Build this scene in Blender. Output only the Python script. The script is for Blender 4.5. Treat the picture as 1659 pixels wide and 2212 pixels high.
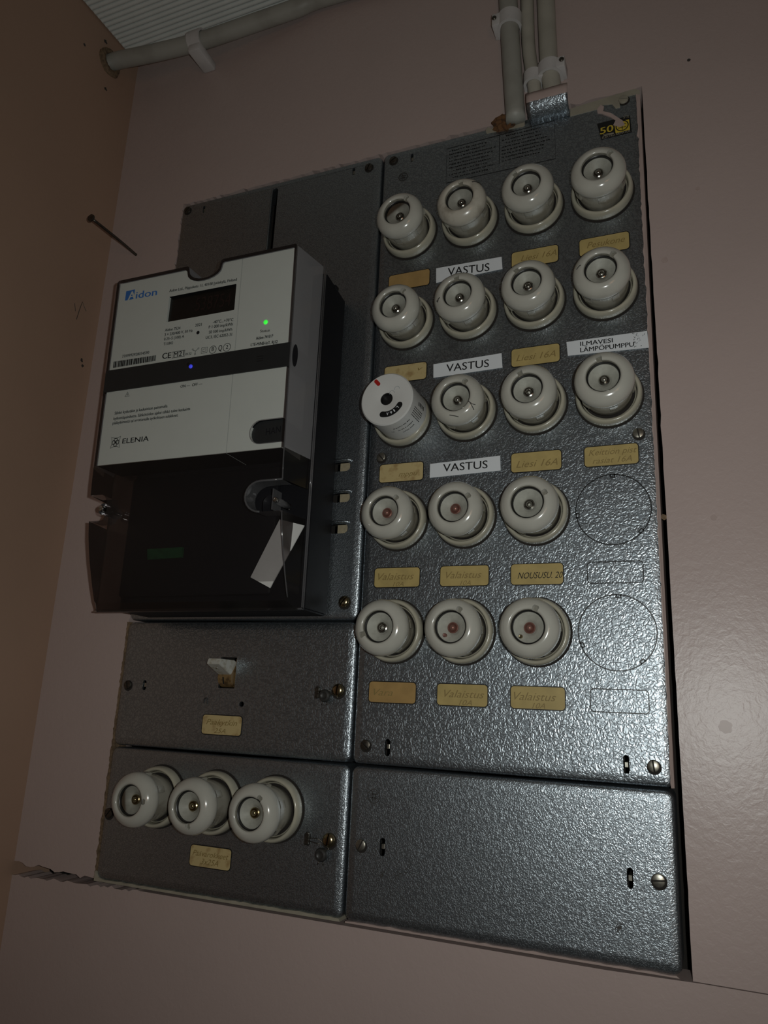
import bpy, bmesh, math, random
from mathutils import Vector, Matrix
random.seed(7)
for o in list(bpy.data.objects): bpy.data.objects.remove(o)
SC = bpy.context.scene; COL = SC.collection
PI = math.pi

# ------------------------------------------------------------------ camera
F = 1618.6
R = [Vector((0.924036662, 0.379674863, 0.044757629)), Vector((-0.055690909, 0.249505087, -0.966770777)), Vector((-0.378225818, 0.890839048, 0.251696286))]
CP = Vector((0.27082437, -0.59168018, 0.16447901))
cam_d = bpy.data.cameras.new('camera'); cam = bpy.data.objects.new('camera', cam_d); COL.objects.link(cam)
cam_d.sensor_fit = 'HORIZONTAL'; cam_d.sensor_width = 36; cam_d.lens = F/1659*36
cam_d.clip_start = .01
m = Matrix.Identity(4)
for i, ax in enumerate((R[0], -R[1], -R[2])):
    for k in range(3): m[k][i] = ax[k]
m.translation = CP
cam.matrix_world = m
SC.camera = cam
# ------------------------------------------------------------------ light
SC.view_settings.view_transform = 'Standard'; SC.view_settings.look = 'None'
SC.view_settings.exposure = 0; SC.view_settings.gamma = 1; SC.view_settings.use_curve_mapping = False
W = bpy.data.worlds.new('world'); SC.world = W; W.use_nodes = True
W.node_tree.nodes['Background'].inputs[0].default_value = (1, .95, .9, 1)
W.node_tree.nodes['Background'].inputs[1].default_value = .010
def lamp(name, kind, loc, energy, color, size):
    d = bpy.data.lights.new(name, kind); d.energy = energy; d.color = color
    if kind in ('POINT', 'SPOT'): d.shadow_soft_size = size
    else: d.size = size
    o = bpy.data.objects.new(name, d); COL.objects.link(o); o.location = loc
    return o
fl_ = lamp('phone_flash', 'SPOT', (.305, -.598, .172), 5.5, (.96, 1, .965), .004)      # the phone's own lamp beside its lens
fl_.data.spot_size = math.radians(138); fl_.data.spot_blend = 1.
fl_.rotation_euler = R[2].to_track_quat('-Z', 'Y').to_euler()
l = lamp('room_lamp', 'AREA', (.75, -1.5, .2), .55, (1, .5, .25), .35)
l.rotation_euler = (Vector((-.353, -.4, .3))-Vector((.75, -1.5, .2))).to_track_quat('-Z', 'Y').to_euler()

# ------------------------------------------------------------------ pixel -> place
def ray(u, v):
    a, b = (u-829.5)/F, (v-1106)/F
    return R[0]*a+R[1]*b+R[2]
def on_y(u, v, y=0.):
    d = ray(u, v); return CP+d*((y-CP.y)/d.y)
def on_x(u, v, x):
    d = ray(u, v); return CP+d*((x-CP.x)/d.x)

# ------------------------------------------------------------------ materials
MATS = {}
def nodes(name):
    mt = bpy.data.materials.new(name); mt.use_nodes = True; MATS[name] = mt
    nt = mt.node_tree; return mt, nt, nt.nodes['Principled BSDF']
def N(nt, typ, **kw):
    n = nt.nodes.new(typ)
    for k, v in kw.items():
        if k in n.inputs: n.inputs[k].default_value = v
        else: setattr(n, k, v)
    return n
def plain(name, col, rough=.5, metal=0, spec=.5, coat=0, noise=0, nscale=60, bump=0, bscale=400, dirt=None):
    """procedural: base colour broken up by noise, optional fine bump"""
    mt, nt, b = nodes(name); L = nt.links.new
    b.inputs['Roughness'].default_value = rough; b.inputs['Metallic'].default_value = metal
    b.inputs['Specular IOR Level'].default_value = spec; b.inputs['Coat Weight'].default_value = coat
    tc = N(nt, 'ShaderNodeTexCoord')
    nz = N(nt, 'ShaderNodeTexNoise', Scale=nscale, Detail=4.); L(tc.outputs['Object'], nz.inputs['Vector'])
    cr = N(nt, 'ShaderNodeValToRGB')
    c2 = dirt or tuple(c*(1-noise) for c in col)
    cr.color_ramp.elements[0].position = .35; cr.color_ramp.elements[1].position = .68 if not dirt else .5
    cr.color_ramp.elements[0].color = (*c2, 1); cr.color_ramp.elements[1].color = (*col, 1)
    L(nz.outputs['Fac'], cr.inputs['Fac']); L(cr.outputs['Color'], b.inputs['Base Color'])
    if bump:
        n2 = N(nt, 'ShaderNodeTexNoise', Scale=bscale, Detail=3.); L(tc.outputs['Object'], n2.inputs['Vector'])
        bp = N(nt, 'ShaderNodeBump', Strength=bump, Distance=.001); L(n2.outputs['Fac'], bp.inputs['Height']); L(bp.outputs['Normal'], b.inputs['Normal'])
    return mt
def wallpaint(name, col, rough, orange):
    mt, nt, b = nodes(name); L = nt.links.new
    b.inputs['Roughness'].default_value = rough
    tc = N(nt, 'ShaderNodeTexCoord')
    nz = N(nt, 'ShaderNodeTexNoise', Scale=6., Detail=6., Roughness=.6); L(tc.outputs['Object'], nz.inputs['Vector'])
    cr = N(nt, 'ShaderNodeValToRGB'); cr.color_ramp.elements[0].position = .3; cr.color_ramp.elements[1].position = .7
    cr.color_ramp.elements[0].color = (*[c*.93 for c in col], 1); cr.color_ramp.elements[1].color = (*col, 1)
    L(nz.outputs['Fac'], cr.inputs['Fac']); L(cr.outputs['Color'], b.inputs['Base Color'])
    n1 = N(nt, 'ShaderNodeTexNoise', Scale=210., Detail=2., Distortion=.6); L(tc.outputs['Object'], n1.inputs['Vector'])
    n2 = N(nt, 'ShaderNodeTexNoise', Scale=900., Detail=2.); L(tc.outputs['Object'], n2.inputs['Vector'])
    ad = N(nt, 'ShaderNodeMath', operation='MULTIPLY_ADD'); L(n2.outputs['Fac'], ad.inputs[0]); ad.inputs[1].default_value = .25; L(n1.outputs['Fac'], ad.inputs[2])
    bp = N(nt, 'ShaderNodeBump', Strength=orange, Distance=.0012); L(ad.outputs[0], bp.inputs['Height']); L(bp.outputs['Normal'], b.inputs['Normal'])
    return mt
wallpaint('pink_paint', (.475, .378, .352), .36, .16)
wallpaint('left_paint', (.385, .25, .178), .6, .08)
def hammertone(name, scale, bump):
    """grey hammer-finish enamel: rounded cells with dark creases between them"""
    mt, nt, b = nodes(name); L = nt.links.new
    b.inputs['Metallic'].default_value = .96; b.inputs['Roughness'].default_value = .38
    b.inputs['Coat Weight'].default_value = .6; b.inputs['Coat Roughness'].default_value = .13
    tc = N(nt, 'ShaderNodeTexCoord')
    wob = N(nt, 'ShaderNodeTexNoise', Scale=scale*.55, Detail=2.); L(tc.outputs['Object'], wob.inputs['Vector'])
    mx = N(nt, 'ShaderNodeVectorMath', operation='MULTIPLY_ADD'); L(wob.outputs['Color'], mx.inputs[0]); mx.inputs[1].default_value = (3.2/scale,)*3; L(tc.outputs['Object'], mx.inputs[2])
    vo = N(nt, 'ShaderNodeTexVoronoi', Scale=scale, feature='DISTANCE_TO_EDGE'); L(mx.outputs[0], vo.inputs['Vector'])
    cell = N(nt, 'ShaderNodeMapRange', interpolation_type='SMOOTHSTEP'); L(vo.outputs['Distance'], cell.inputs[0]); cell.inputs[2].default_value = .28
    n2 = N(nt, 'ShaderNodeTexNoise', Scale=scale*.7, Detail=3., Distortion=.8); L(mx.outputs[0], n2.inputs['Vector'])
    mm = N(nt, 'ShaderNodeMath', operation='MULTIPLY_ADD'); L(n2.outputs['Fac'], mm.inputs[0]); mm.inputs[1].default_value = .6; L(cell.outputs[0], mm.inputs[2])
    bp = N(nt, 'ShaderNodeBump', Strength=bump, Distance=.0006); L(mm.outputs[0], bp.inputs['Height'])
    L(bp.outputs['Normal'], b.inputs['Normal']); L(bp.outputs['Normal'], b.inputs['Coat Normal'])
    cr = N(nt, 'ShaderNodeValToRGB'); cr.color_ramp.elements[0].position = .0; cr.color_ramp.elements[1].position = .55
    cr.color_ramp.elements[0].color = (.265, .30, .33, 1); cr.color_ramp.elements[1].color = (.38, .425, .46, 1)
    L(cell.outputs[0], cr.inputs['Fac']); L(cr.outputs['Color'], b.inputs['Base Color'])
    return mt
hammertone('hammertone', 290., .24); hammertone('hammertone_fine', 470., .20)
plain('ceramic', (.50, .49, .435), .17, spec=.5, coat=.3, noise=.10, nscale=45)
plain('ceramic_dirty', (.50, .47, .40), .24, spec=.5, coat=.2, nscale=60, dirt=(.30, .27, .22))
plain('ring_ceramic', (.46, .435, .345), .2, spec=.5, coat=.3, noise=.18, nscale=50)
plain('fuse_face', (.50, .49, .45), .5, noise=.15, nscale=300)
plain('black', (.012, .012, .012), .4, noise=.2)
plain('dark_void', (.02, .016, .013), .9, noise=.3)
plain('black_plastic', (.010, .010, .012), .5, spec=.2, noise=.1, bump=.05)
plain('band_black', (.020, .022, .023), .45, noise=.1)
plain('meter_white', (.52, .545, .51), .5, noise=.02, spec=.35)
plain('print', (.012, .012, .012), .6, spec=.15)
plain('print_blue', (.035, .15, .46), .5)
plain('lcd', (.010, .010, .009), .30, noise=.2)
plain('lcd_digit', (.017, .009, .008), .5)
plain('card', (.50, .385, .155), .32, noise=.16, nscale=90, coat=.2)
plain('card_pale', (.52, .41, .20), .35, nscale=110, dirt=(.36, .25, .11))
plain('card_tan', (.42, .27, .105), .32, noise=.15, nscale=90)
plain('pencil', (.24, .17, .055), .6)
plain('shaded_barrel_ceramic', (.37, .355, .30), .2, spec=.5, coat=.3, nscale=55, dirt=(.27, .25, .20))  # darker than the cap: shade of grazing light in the colour, plus dirt
plain('dirt_shade', (.24, .23, .19), .4, noise=.3, nscale=400)
plain('ink', (.015, .015, .015), .6, spec=.2)
plain('tape_white', (.74, .77, .80), .45, noise=.03)
plain('white_plastic', (.62, .62, .60), .4, noise=.03)
plain('clip_white', (.55, .53, .52), .5, noise=.10, nscale=80)
plain('cable', (.42, .40, .34), .5, noise=.18, nscale=40)
plain('conduit', (.33, .325, .29), .5, nscale=22, dirt=(.27, .262, .23))
plain('steel', (.42, .40, .34), .35, metal=.9, noise=.3, nscale=500)
plain('dark_steel', (.14, .125, .105), .4, metal=.9, noise=.4, nscale=500)
plain('brass', (.52, .43, .26), .25, metal=1, noise=.2, nscale=400)
plain('copper', (.38, .19, .16), .4, metal=.6, noise=.2, nscale=600)
plain('silver', (.55, .53, .50), .22, metal=1, noise=.2, nscale=600)
plain('seal_lead', (.035, .034, .032), .45, noise=.3, nscale=300, bump=.2)
plain('beige_insert', (.36, .31, .21), .5, noise=.2, nscale=300)
plain('rust', (.13, .06, .022), .9, nscale=220, dirt=(.05, .025, .012), bump=.8, bscale=300)
plain('raw_board', (.22, .15, .09), .9, noise=.5, nscale=300, bump=.6)
plain('ceiling_paint', (.68, .71, .68), .6, noise=.08, nscale=25, bump=.15)
plain('smear_pink', (.45, .35, .32), .4, noise=.1)
plain('smear_beige', (.36, .33, .26), .45, noise=.2)
plain('sticker_yellow', (.62, .46, .05), .4, noise=.15)
plain('lever', (.50, .49, .44), .45, nscale=200, dirt=(.38, .35, .28))
plain('lever_brown', (.19, .12, .05), .5, nscale=160, dirt=(.07, .04, .015))
plain('red', (.40, .02, .015), .4)
plain('green_strip', (.012, .085, .03), .5, noise=.4, nscale=200)
plain('scuff', (.34, .38, .40), .5, noise=.3, nscale=400)
plain('grime', (.055, .05, .045), .6, noise=.4, nscale=300)
def emis(name, col, s):
    mt, nt, b = nodes(name); b.inputs['Base Color'].default_value = (*col, 1)
    b.inputs['Emission Color'].default_value = (*col, 1); b.inputs['Emission Strength'].default_value = s
    nz = N(nt, 'ShaderNodeTexNoise', Scale=700.); mp = N(nt, 'ShaderNodeMapRange'); nt.links.new(nz.outputs['Fac'], mp.inputs[0])
    mp.inputs[3].default_value = s*.6; mp.inputs[4].default_value = s*1.4; nt.links.new(mp.outputs[0], b.inputs['Emission Strength'])
emis('led_green', (.05, .9, .06), .75); emis('led_blue', (.05, .06, .75), .55)
def clear(name, tint, gl, rough=.1, frost=0., fcol=(.3, .3, .3)):
    """thin clear plastic sheet: tinted see-through + a glossy skin"""
    mt = bpy.data.materials.new(name); mt.use_nodes = True; MATS[name] = mt
    nt = mt.node_tree; L = nt.links.new; nt.nodes.clear()
    out = N(nt, 'ShaderNodeOutputMaterial'); tr = N(nt, 'ShaderNodeBsdfTransparent'); g = N(nt, 'ShaderNodeBsdfGlossy', Roughness=rough)
    nz = N(nt, 'ShaderNodeTexNoise', Scale=60.); rp = N(nt, 'ShaderNodeValToRGB')
    rp.color_ramp.elements[0].color = (*[c*.94 for c in tint], 1); rp.color_ramp.elements[1].color = (*tint, 1)
    L(nz.outputs['Fac'], rp.inputs[0]); L(rp.outputs[0], tr.inputs[0])
    lw = N(nt, 'ShaderNodeFresnel', IOR=1.45); ml = N(nt, 'ShaderNodeMath', operation='MULTIPLY'); L(lw.outputs[0], ml.inputs[0]); ml.inputs[1].default_value = gl
    mx = N(nt, 'ShaderNodeMixShader'); L(ml.outputs[0], mx.inputs[0]); L(tr.outputs[0], mx.inputs[1]); L(g.outputs[0], mx.inputs[2])
    last = mx
    if frost:
        df = N(nt, 'ShaderNodeBsdfDiffuse'); df.inputs[0].default_value = (*fcol, 1)
        m2 = N(nt, 'ShaderNodeMixShader'); m2.inputs[0].default_value = frost; L(mx.outputs[0], m2.inputs[1]); L(df.outputs[0], m2.inputs[2]); last = m2
    L(last.outputs[0], out.inputs[0])
clear('glass', (.93, .94, .92), 1., .04)
clear('smoke_cover', (.76, .74, .74), .8, .12, .045, (.16, .15, .15))
clear('lip_cover', (.42, .37, .37), 1., .08, .03, (.3, .28, .28))
clear('clear_edge', (.62, .60, .61), 1., .06, .12, (.55, .55, .57))
clear('side_cover', (.66, .64, .66), .8, .15, .42, (.42, .415, .43))
clear('cover_wall', (.56, .53, .53), .8, .12, .03, (.3, .28, .28))

# ------------------------------------------------------------------ builders
def link(o, parent=None):
    COL.objects.link(o)
    if parent is not None: o.parent = parent
    return o
def mesh(name, bm, mat, parent=None, smooth=None, origin=None):
    if origin is not None: bmesh.ops.translate(bm, vec=-Vector(origin), verts=bm.verts)
    me = bpy.data.meshes.new(name); bm.to_mesh(me); bm.free()
    if isinstance(mat, str): mat = [mat]
    for k in mat: me.materials.append(MATS[k])
    if smooth is True:
        for p in me.polygons: p.use_smooth = True
    elif smooth: me.set_sharp_from_angle(angle=math.radians(smooth)); [setattr(p, 'use_smooth', True) for p in me.polygons]
    o = bpy.data.objects.new(name, me); return link(o, parent)
def tag(o, label, cat, group=None):
    o['label'] = label; o['category'] = cat
    if group: o['group'] = group
    return o
def thing(name, label, cat, loc=(0, 0, 0), group=None, rot=(0, 0, 0)):
    o = bpy.data.objects.new(name, None); COL.objects.link(o); o.location = loc; o.rotation_euler = rot; o.empty_display_size = .02
    return tag(o, label, cat, group)
def structure(o): o['kind'] = 'structure'; return o
def new(): return bmesh.new()
def add_box(bm, x0, x1, y0, y1, z0, z1, bev=0):
    vs = [bm.verts.new((x, y, z)) for x in (x0, x1) for y in (y0, y1) for z in (z0, z1)]
    fs = [bm.faces.new([vs[i] for i in q]) for q in ((0, 1, 3, 2), (4, 6, 7, 5), (0, 4, 5, 1), (2, 3, 7, 6), (0, 2, 6, 4), (1, 5, 7, 3))]
    bmesh.ops.recalc_face_normals(bm, faces=fs)
    if bev:
        es = list({e for f in fs for e in f.edges}); bmesh.ops.bevel(bm, geom=es, offset=bev, segments=2, affect='EDGES', profile=.5)
    return bm
def lathe(bm, prof, n=64, c=(0, 0, 0), close=False, fn=None, angs=None):
    """prof: (radius, y) about the y axis through c"""
    rings = []
    if angs: n = len(angs)
    for r, y in prof:
        if r < 1e-6: rings.append([bm.verts.new((c[0], c[1]+y, c[2]))]); continue
        ring = []
        for i in range(n):
            a = angs[i] if angs else 2*PI*i/n; yy = y if fn is None else fn(r, a, y)
            ring.append(bm.verts.new((c[0]+r*math.cos(a), c[1]+yy, c[2]+r*math.sin(a))))
        rings.append(ring)
    for A, B in zip(rings, rings[1:]):
        for i in range(n):
            j = (i+1) % n
            if len(A) == 1: bm.faces.new((A[0], B[i], B[j]))
            elif len(B) == 1: bm.faces.new((A[i], B[0], A[j]))
            else: bm.faces.new((A[i], B[i], B[j], A[j]))
    bmesh.ops.recalc_face_normals(bm, faces=bm.faces)
    return bm
def tube(bm, path, r, n=16, cap=True):
    P = [Vector(p) for p in path]; up = None; rings = []
    for i, p in enumerate(P):
        t = (P[min(i+1, len(P)-1)]-P[max(i-1, 0)]).normalized()
        if up is None: up = t.orthogonal().normalized()
        up = (up-t*up.dot(t)).normalized(); s = t.cross(up)
        rr = r[i] if isinstance(r, (list, tuple)) else r
        rings.append([bm.verts.new(p+(up*math.cos(2*PI*k/n)+s*math.sin(2*PI*k/n))*rr) for k in range(n)])
    fs = []
    for A, B in zip(rings, rings[1:]):
        for k in range(n): fs.append(bm.faces.new((A[k], A[(k+1) % n], B[(k+1) % n], B[k])))
    if cap: fs += [bm.faces.new(rings[0]), bm.faces.new(rings[-1])]
    bmesh.ops.recalc_face_normals(bm, faces=fs)
    return bm
def smooth_path(pts, n=8):
    P = [Vector(p) for p in pts]; out = []
    for i in range(len(P)-1):
        a, b, c, d = P[max(i-1, 0)], P[i], P[i+1], P[min(i+2, len(P)-1)]
        for k in range(n):
            t = k/n
            out.append(.5*((2*b)+(c-a)*t+(2*a-5*b+4*c-d)*t*t+(3*b-a-3*c+d)*t**3))
    return out+[P[-1]]
def rrect(x0, x1, z0, z1, r, n=5):
    r = max(r, 1e-5); pts = []
    for cx, cz, a0 in ((x1-r, z1-r, 0), (x0+r, z1-r, PI/2), (x0+r, z0+r, PI), (x1-r, z0+r, 1.5*PI)):
        for k in range(n+1):
            a = a0+PI/2*k/n; pts.append((cx+r*math.cos(a), cz+r*math.sin(a)))
    return pts
def stadium(x0, x1, z0, z1, n=6):
    return rrect(x0, x1, z0, z1, min(x1-x0, z1-z0)/2-1e-5, n)
def circle(cx, cz, r, n=32): return [(cx+r*math.cos(2*PI*k/n), cz+r*math.sin(2*PI*k/n)) for k in range(n)]
def fill(bm, outer, holes=(), y=0.):
    loops = []
    es = []
    for lp in [outer, *holes]:
        vs = [bm.verts.new((x, y, z)) for x, z in lp]; loops.append(vs)
        es += [bm.edges.new((vs[i], vs[(i+1) % len(vs)])) for i in range(len(vs))]
    g = bmesh.ops.triangle_fill(bm, use_beauty=True, use_dissolve=False, edges=es)
    fs = [f for f in g['geom'] if isinstance(f, bmesh.types.BMFace)]
    for f in fs:
        f.normal_update()
        if f.normal.y > 0: f.normal_flip()
    return loops, fs
def prism(bm, outer, y0, y1, holes=()):
    """flat piece with front at y0 and back at y1 (y1>y0)"""
    loops, fs = fill(bm, outer, holes, y0)
    for lp in loops:
        bk = [bm.verts.new((v.co.x, y1, v.co.z)) for v in lp]
        for i in range(len(lp)):
            j = (i+1) % len(lp); bm.faces.new((lp[i], lp[j], bk[j], bk[i]))
    bmesh.ops.recalc_face_normals(bm, faces=bm.faces)
    # keep front facing -y
    if fs and fs[0].normal.y > 0: bmesh.ops.reverse_faces(bm, faces=bm.faces)
    return bm
def ringline(bm, pts, w, y, closed=True):
    """flat thin line following pts in the xz plane"""
    n = len(pts); rows = []
    for i in range(n):
        a = Vector(pts[(i-1) % n] if closed else pts[max(i-1, 0)]); b = Vector(pts[(i+1) % n] if closed else pts[min(i+1, n-1)])
        t = (b-a).normalized(); nn = Vector((-t.y, t.x)); p = Vector(pts[i])
        rows.append([bm.verts.new((q.x, y, q.y)) for q in (p-nn*w/2, p+nn*w/2)])
    for i in range(n if closed else n-1):
        A, B = rows[i], rows[(i+1) % n]; f = bm.faces.new((A[0], A[1], B[1], B[0])); f.normal_update()
        if f.normal.y > 0: f.normal_flip()
    return bm
# ---- lettering (built-in font turned into flat meshes)
_tc = {}
def glyphs(s, shear=0.):
    k = (s, shear)
    if k not in _tc:
        cu = bpy.data.curves.new('t', 'FONT'); cu.body = s; cu.resolution_u = 3; cu.shear = shear; cu.fill_mode = 'BOTH'
        ob = bpy.data.objects.new('t', cu); COL.objects.link(ob)
        dg = bpy.context.evaluated_depsgraph_get(); me = bpy.data.meshes.new_from_object(ob.evaluated_get(dg))
        V = [(v.co.x, v.co.y) for v in me.vertices]; Fc = [tuple(p.vertices) for p in me.polygons]
        bpy.data.objects.remove(ob); bpy.data.curves.remove(cu); bpy.data.meshes.remove(me)
        _tc[k] = (V, Fc)
    return _tc[k]
def put_text(bm, s, p0, p1, h, yf, shear=0., up=None, eps=.0002, bold=0.):
    """text along p0->p1 (x,z), cap height h, surface y = yf(x,z)"""
    V, Fc = glyphs(s, shear)
    if not V: return
    x0 = min(v[0] for v in V); x1 = max(v[0] for v in V)
    p0 = Vector(p0); p1 = Vector(p1); ex = (p1-p0)/(x1-x0)
    ez = (Vector(up) if up else Vector((0, 1)))*(h/.72)
    for ko, off in enumerate((0,) if not bold else (-bold, 0, bold)):
        vs = []
        for a, b in V:
            q = p0+ex*(a-x0)+ez*b; vs.append(bm.verts.new((q.x+off, yf(q.x, q.y)-eps-.00003*ko, q.y)))
        for f in Fc:
            try:
                nf = bm.faces.new([vs[i] for i in f]); nf.normal_update()
                if nf.normal.y > 0: nf.normal_flip()
            except ValueError: pass

# ================================================================== THE ROOM
WY = .003                       # wall face, a little behind the plate faces
XL = -.353                      # corner with the left wall
ZC = .945                       # ceiling
def rough_line(a, b, step=.004, amp=.0008, axis=0, chip=.0):
    n = max(2, int((Vector(b)-Vector(a)).length/step)); out = []
    for i in range(n+1):
        t = i/n; p = [a[0]+(b[0]-a[0])*t, a[1]+(b[1]-a[1])*t]
        d = random.gauss(0, amp)
        if random.random() < chip: d += random.choice((-1, 1))*random.uniform(.8, 2.2)*amp*1.5
        p[axis] += d; out.append(tuple(p))
    return out
bm = new()
# left strip, top field, right field: one wall
ledge = rough_line((-.2515, .0015), (-.2515, .716), .0035, .0006, 0, .12)
prism(bm, [(XL, .7165), (XL, .0045), *rough_line((XL, .0040), (-.254, .0012), .005, .0008, 1, .1)[1:], *ledge[1:-1], (-.2515, .7165)], WY, .03)
tedge = rough_line((-.2515, .7148), (.2515, .7155), .0045, .0005, 1, .08)
prism(bm, [(XL, ZC), (XL, .7165), (-.2515, .7165), *tedge[1:-1], (.2515, .7165), (1.3, .7165), (1.3, ZC)], WY, .03)
redge = rough_line((.2515, .7165), (.2550, -.0010), .009, .00010, 0, .08)
prism(bm, [(.2515, .7165), *redge[1:-1], (.2550, -.0012), (1.3, -.0012), (1.3, .7165)], WY, .03)
structure(mesh('wall_back', bm, 'pink_paint'))
bm = new()
le = rough_line((-.361, -.0085), (-.20, -.0036), .004, .0007, 1, .1)
prism(bm, [(-.361, -1.2), *le, (.2, -.0032), (.26, -.0018), (1.3, -.0018), (1.3, -1.2)], WY-.0002, .03)
structure(mesh('wall_lower', bm, 'pink_paint'))
# niche behind the plates
bm = new(); add_box(bm, -.40, .32, .055, .065, -.06, .76)
structure(mesh('wall_niche', bm, 'dark_void'))
# left wall
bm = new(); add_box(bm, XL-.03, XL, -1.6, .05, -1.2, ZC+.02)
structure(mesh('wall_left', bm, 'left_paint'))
# ceiling: a fluted board, every rib a piece of its own
ceil = bm = new(); add_box(bm, XL, 1.3, -1.6, .03, ZC+.004, ZC+.02)
ceil = structure(mesh('ceiling', bm, 'ceiling_paint'))
bm = new(); pr = []
for k in range(9):
    a = PI*k/8; pr.append((-.0029*math.cos(a), -.0032*math.sin(a)))
vs = [[bm.verts.new((x, y, z)) for y, z in pr] for x in (XL+.002, 1.3)]
for k in range(8): bm.faces.new((vs[0][k], vs[0][k+1], vs[1][k+1], vs[1][k]))
bmesh.ops.recalc_face_normals(bm, faces=bm.faces)
rib0 = mesh('ceiling_rib', bm, 'ceiling_paint', ceil, True); rib0.location = (0, -.003, ZC+.0042)
for i in range(1, 60):
    c = rib0.copy(); COL.objects.link(c); c.parent = ceil; c.location = (0, -.003-.0061*i, ZC+.0042)

# little flaws of the plaster
def blob(bm, cx, cz, rx, rz, y, n=14, jag=.25, seed=0):
    rr = random.Random(seed); pts = []
    for k in range(n):
        a = 2*PI*k/n; q = 1+rr.uniform(-jag, jag); pts.append((cx+rx*q*math.cos(a), cz+rz*q*math.sin(a)))
    prism(bm, pts, y, y+.0008); return bm
WB = bpy.data.objects['wall_back']; WLF = bpy.data.objects['wall_left']
for u, v, r_, mt, sd in ((1567, 1570, .0045, 'smear_pink', 1), (1542, 1118, .0022, 'smear_pink', 2), (1436, 562, .0025, 'smear_pink', 3), (1434, 1117, .0022, 'raw_board', 4), (1507, 408, .0016, 'smear_pink', 5), (1488, 130, .0014, 'grime', 6)):
    p = on_y(u, v, WY); bm = new(); blob(bm, p.x, p.z, r_, r_, WY-.0005, 20, .12, sd); mesh('plaster_bump', bm, mt, WB, 40)
for u, v, r_ in ((182, 97, .0018), (228, 90, .0022), (228, 192, .0018), (176, 778, .0022), (178, 790, .0016)):
    p = on_x(u, v, XL); bm = new(); rr = random.Random(u)
    vs = [bm.verts.new((XL+.0003, p.y+r_*(1+rr.uniform(-.4, .4))*math.cos(2*PI*k/9), p.z+r_*(1+rr.uniform(-.4, .4))*math.sin(2*PI*k/9))) for k in range(9)]; bm.faces.new(vs); mesh('paint_chip', bm, 'grime', WLF)
for pts in (((165, 690), (172, 668), (178, 652), (184, 668), (186, 672)), ((161, 655), (163, 672))):
    bm = new(); tube(bm, [on_x(*q, XL) for q in pts], .0004, 5); mesh('scratch', bm, 'grime', WLF)
bm = new(); prism(bm, [*rough_line((-.2530, .002), (-.2522, .235), .0022, .00025, 0, .3), *reversed(rough_line((-.2500, .002), (-.2500, .235), .003, .0003, 0))], WY-.0008, .02); mesh('raw_edge', bm, 'raw_board', WB)
# ================================================================== PLATES
def plate(name, label, x0, x1, z0, z1, holes=(), edge=.0045, corner=.006, depth=.034, finish='hammertone'):
    g = .0009
    x0 += g; x1 -= g; z0 += g; z1 -= g
    root = thing(name, label, 'cover plate', ((x0+x1)/2, 0, z0), 'metal cover plates of the fuse board')
    bm = new(); rings = []; K = 5
    prof = [(.0075, 0.), (.0060, .00012), (.0046, .00042)]+[(.0035*(1-math.sin(PI/2*k/K*.86+.14*PI/2)), .0006+.0035*(1-math.cos(PI/2*k/K*.86+.14*PI/2))) for k in range(K+1)]
    for ins, y in prof:
        rings.append((rrect(x0+ins, x1-ins, z0+ins, z1-ins, max(corner-ins*.6, .001)), y))
    rings.append((rings[-1][0], depth))
    loops, fs = fill(bm, rings[0][0], holes, 0.)
    prev = loops[0]
    for pts, y in rings[1:]:
        cur = [bm.verts.new((x, y, z)) for x, z in pts]
        for i in range(len(cur)):
            j = (i+1) % len(cur); f = bm.faces.new((prev[i], prev[j], cur[j], cur[i])); f.smooth = True
        prev = cur
    for lp in loops[1:]:
        bk = [bm.verts.new((v.co.x, .0025, v.co.z)) for v in lp]
        for i in range(len(lp)):
            j = (i+1) % len(lp); bm.faces.new((lp[i], bk[i], bk[j], lp[j]))
    bmesh.ops.recalc_face_normals(bm, faces=bm.faces)
    f0 = next(f for f in bm.faces if abs(f.normal.y) > .999 and abs(f.calc_center_median().y) < 1e-6)
    if f0.normal.y > 0: bmesh.ops.reverse_faces(bm, faces=bm.faces)
    mesh('shell', bm, finish, root, None, root.location)
    return root
def part(root, name, bm, mat, smooth=None, parent=None):
    return mesh(name, bm, mat, parent or root, smooth, root.location)
def screw(root, x, z, r=.0043, ang=.4, mat='steel', dome=False, h=.0018):
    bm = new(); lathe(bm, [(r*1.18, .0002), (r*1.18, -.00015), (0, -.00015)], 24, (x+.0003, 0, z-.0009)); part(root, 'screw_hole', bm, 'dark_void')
    bm = new(); w = .0011
    lathe(bm, [(0, -.0004), (r, -.0004), (r*1.02, .0006)], 24, (x, 0, z))
    for f in bm.faces: f.material_index = 1  # slot bottom coloured dark, shade of the slot painted in
    a0 = math.asin(w/2/r)
    for s in (0, PI):
        arc = [a0+(PI-2*a0)*k/12 for k in range(13)]
        pts = [(x+r*math.cos(a+ang+s), z+r*math.sin(a+ang+s)) for a in arc]
        levels = [(1., -h*.45), (.93, -h*.85), (.8, -h)] if not dome else [(1., -.0004), (.96, -.0014), (.85, -.0024), (.65, -.0032), (.4, -.0036)]
        c = Vector((x+math.cos(ang+s+PI/2)*w/2, z+math.sin(ang+s+PI/2)*w/2)); prev = [bm.verts.new((p[0], 0, p[1])) for p in pts]
        for sc, y in levels:
            cur = []
            for p in pts:
                d = Vector(p)-c; q = c+d*sc; cur.append(bm.verts.new((q.x, y, q.y)))
            for i in range(13):
                j = (i+1) % 13; bm.faces.new((prev[i], prev[j], cur[j], cur[i]))
            prev = cur
        bm.faces.new(prev)
    bmesh.ops.recalc_face_normals(bm, faces=bm.faces)
    return part(root, 'screw', bm, [mat, 'dark_void'], 35)
def vslot(x, z, w=.0036, h=.0105): return stadium(x-w/2, x+w/2, z-h/2, z+h/2, 4)
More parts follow.
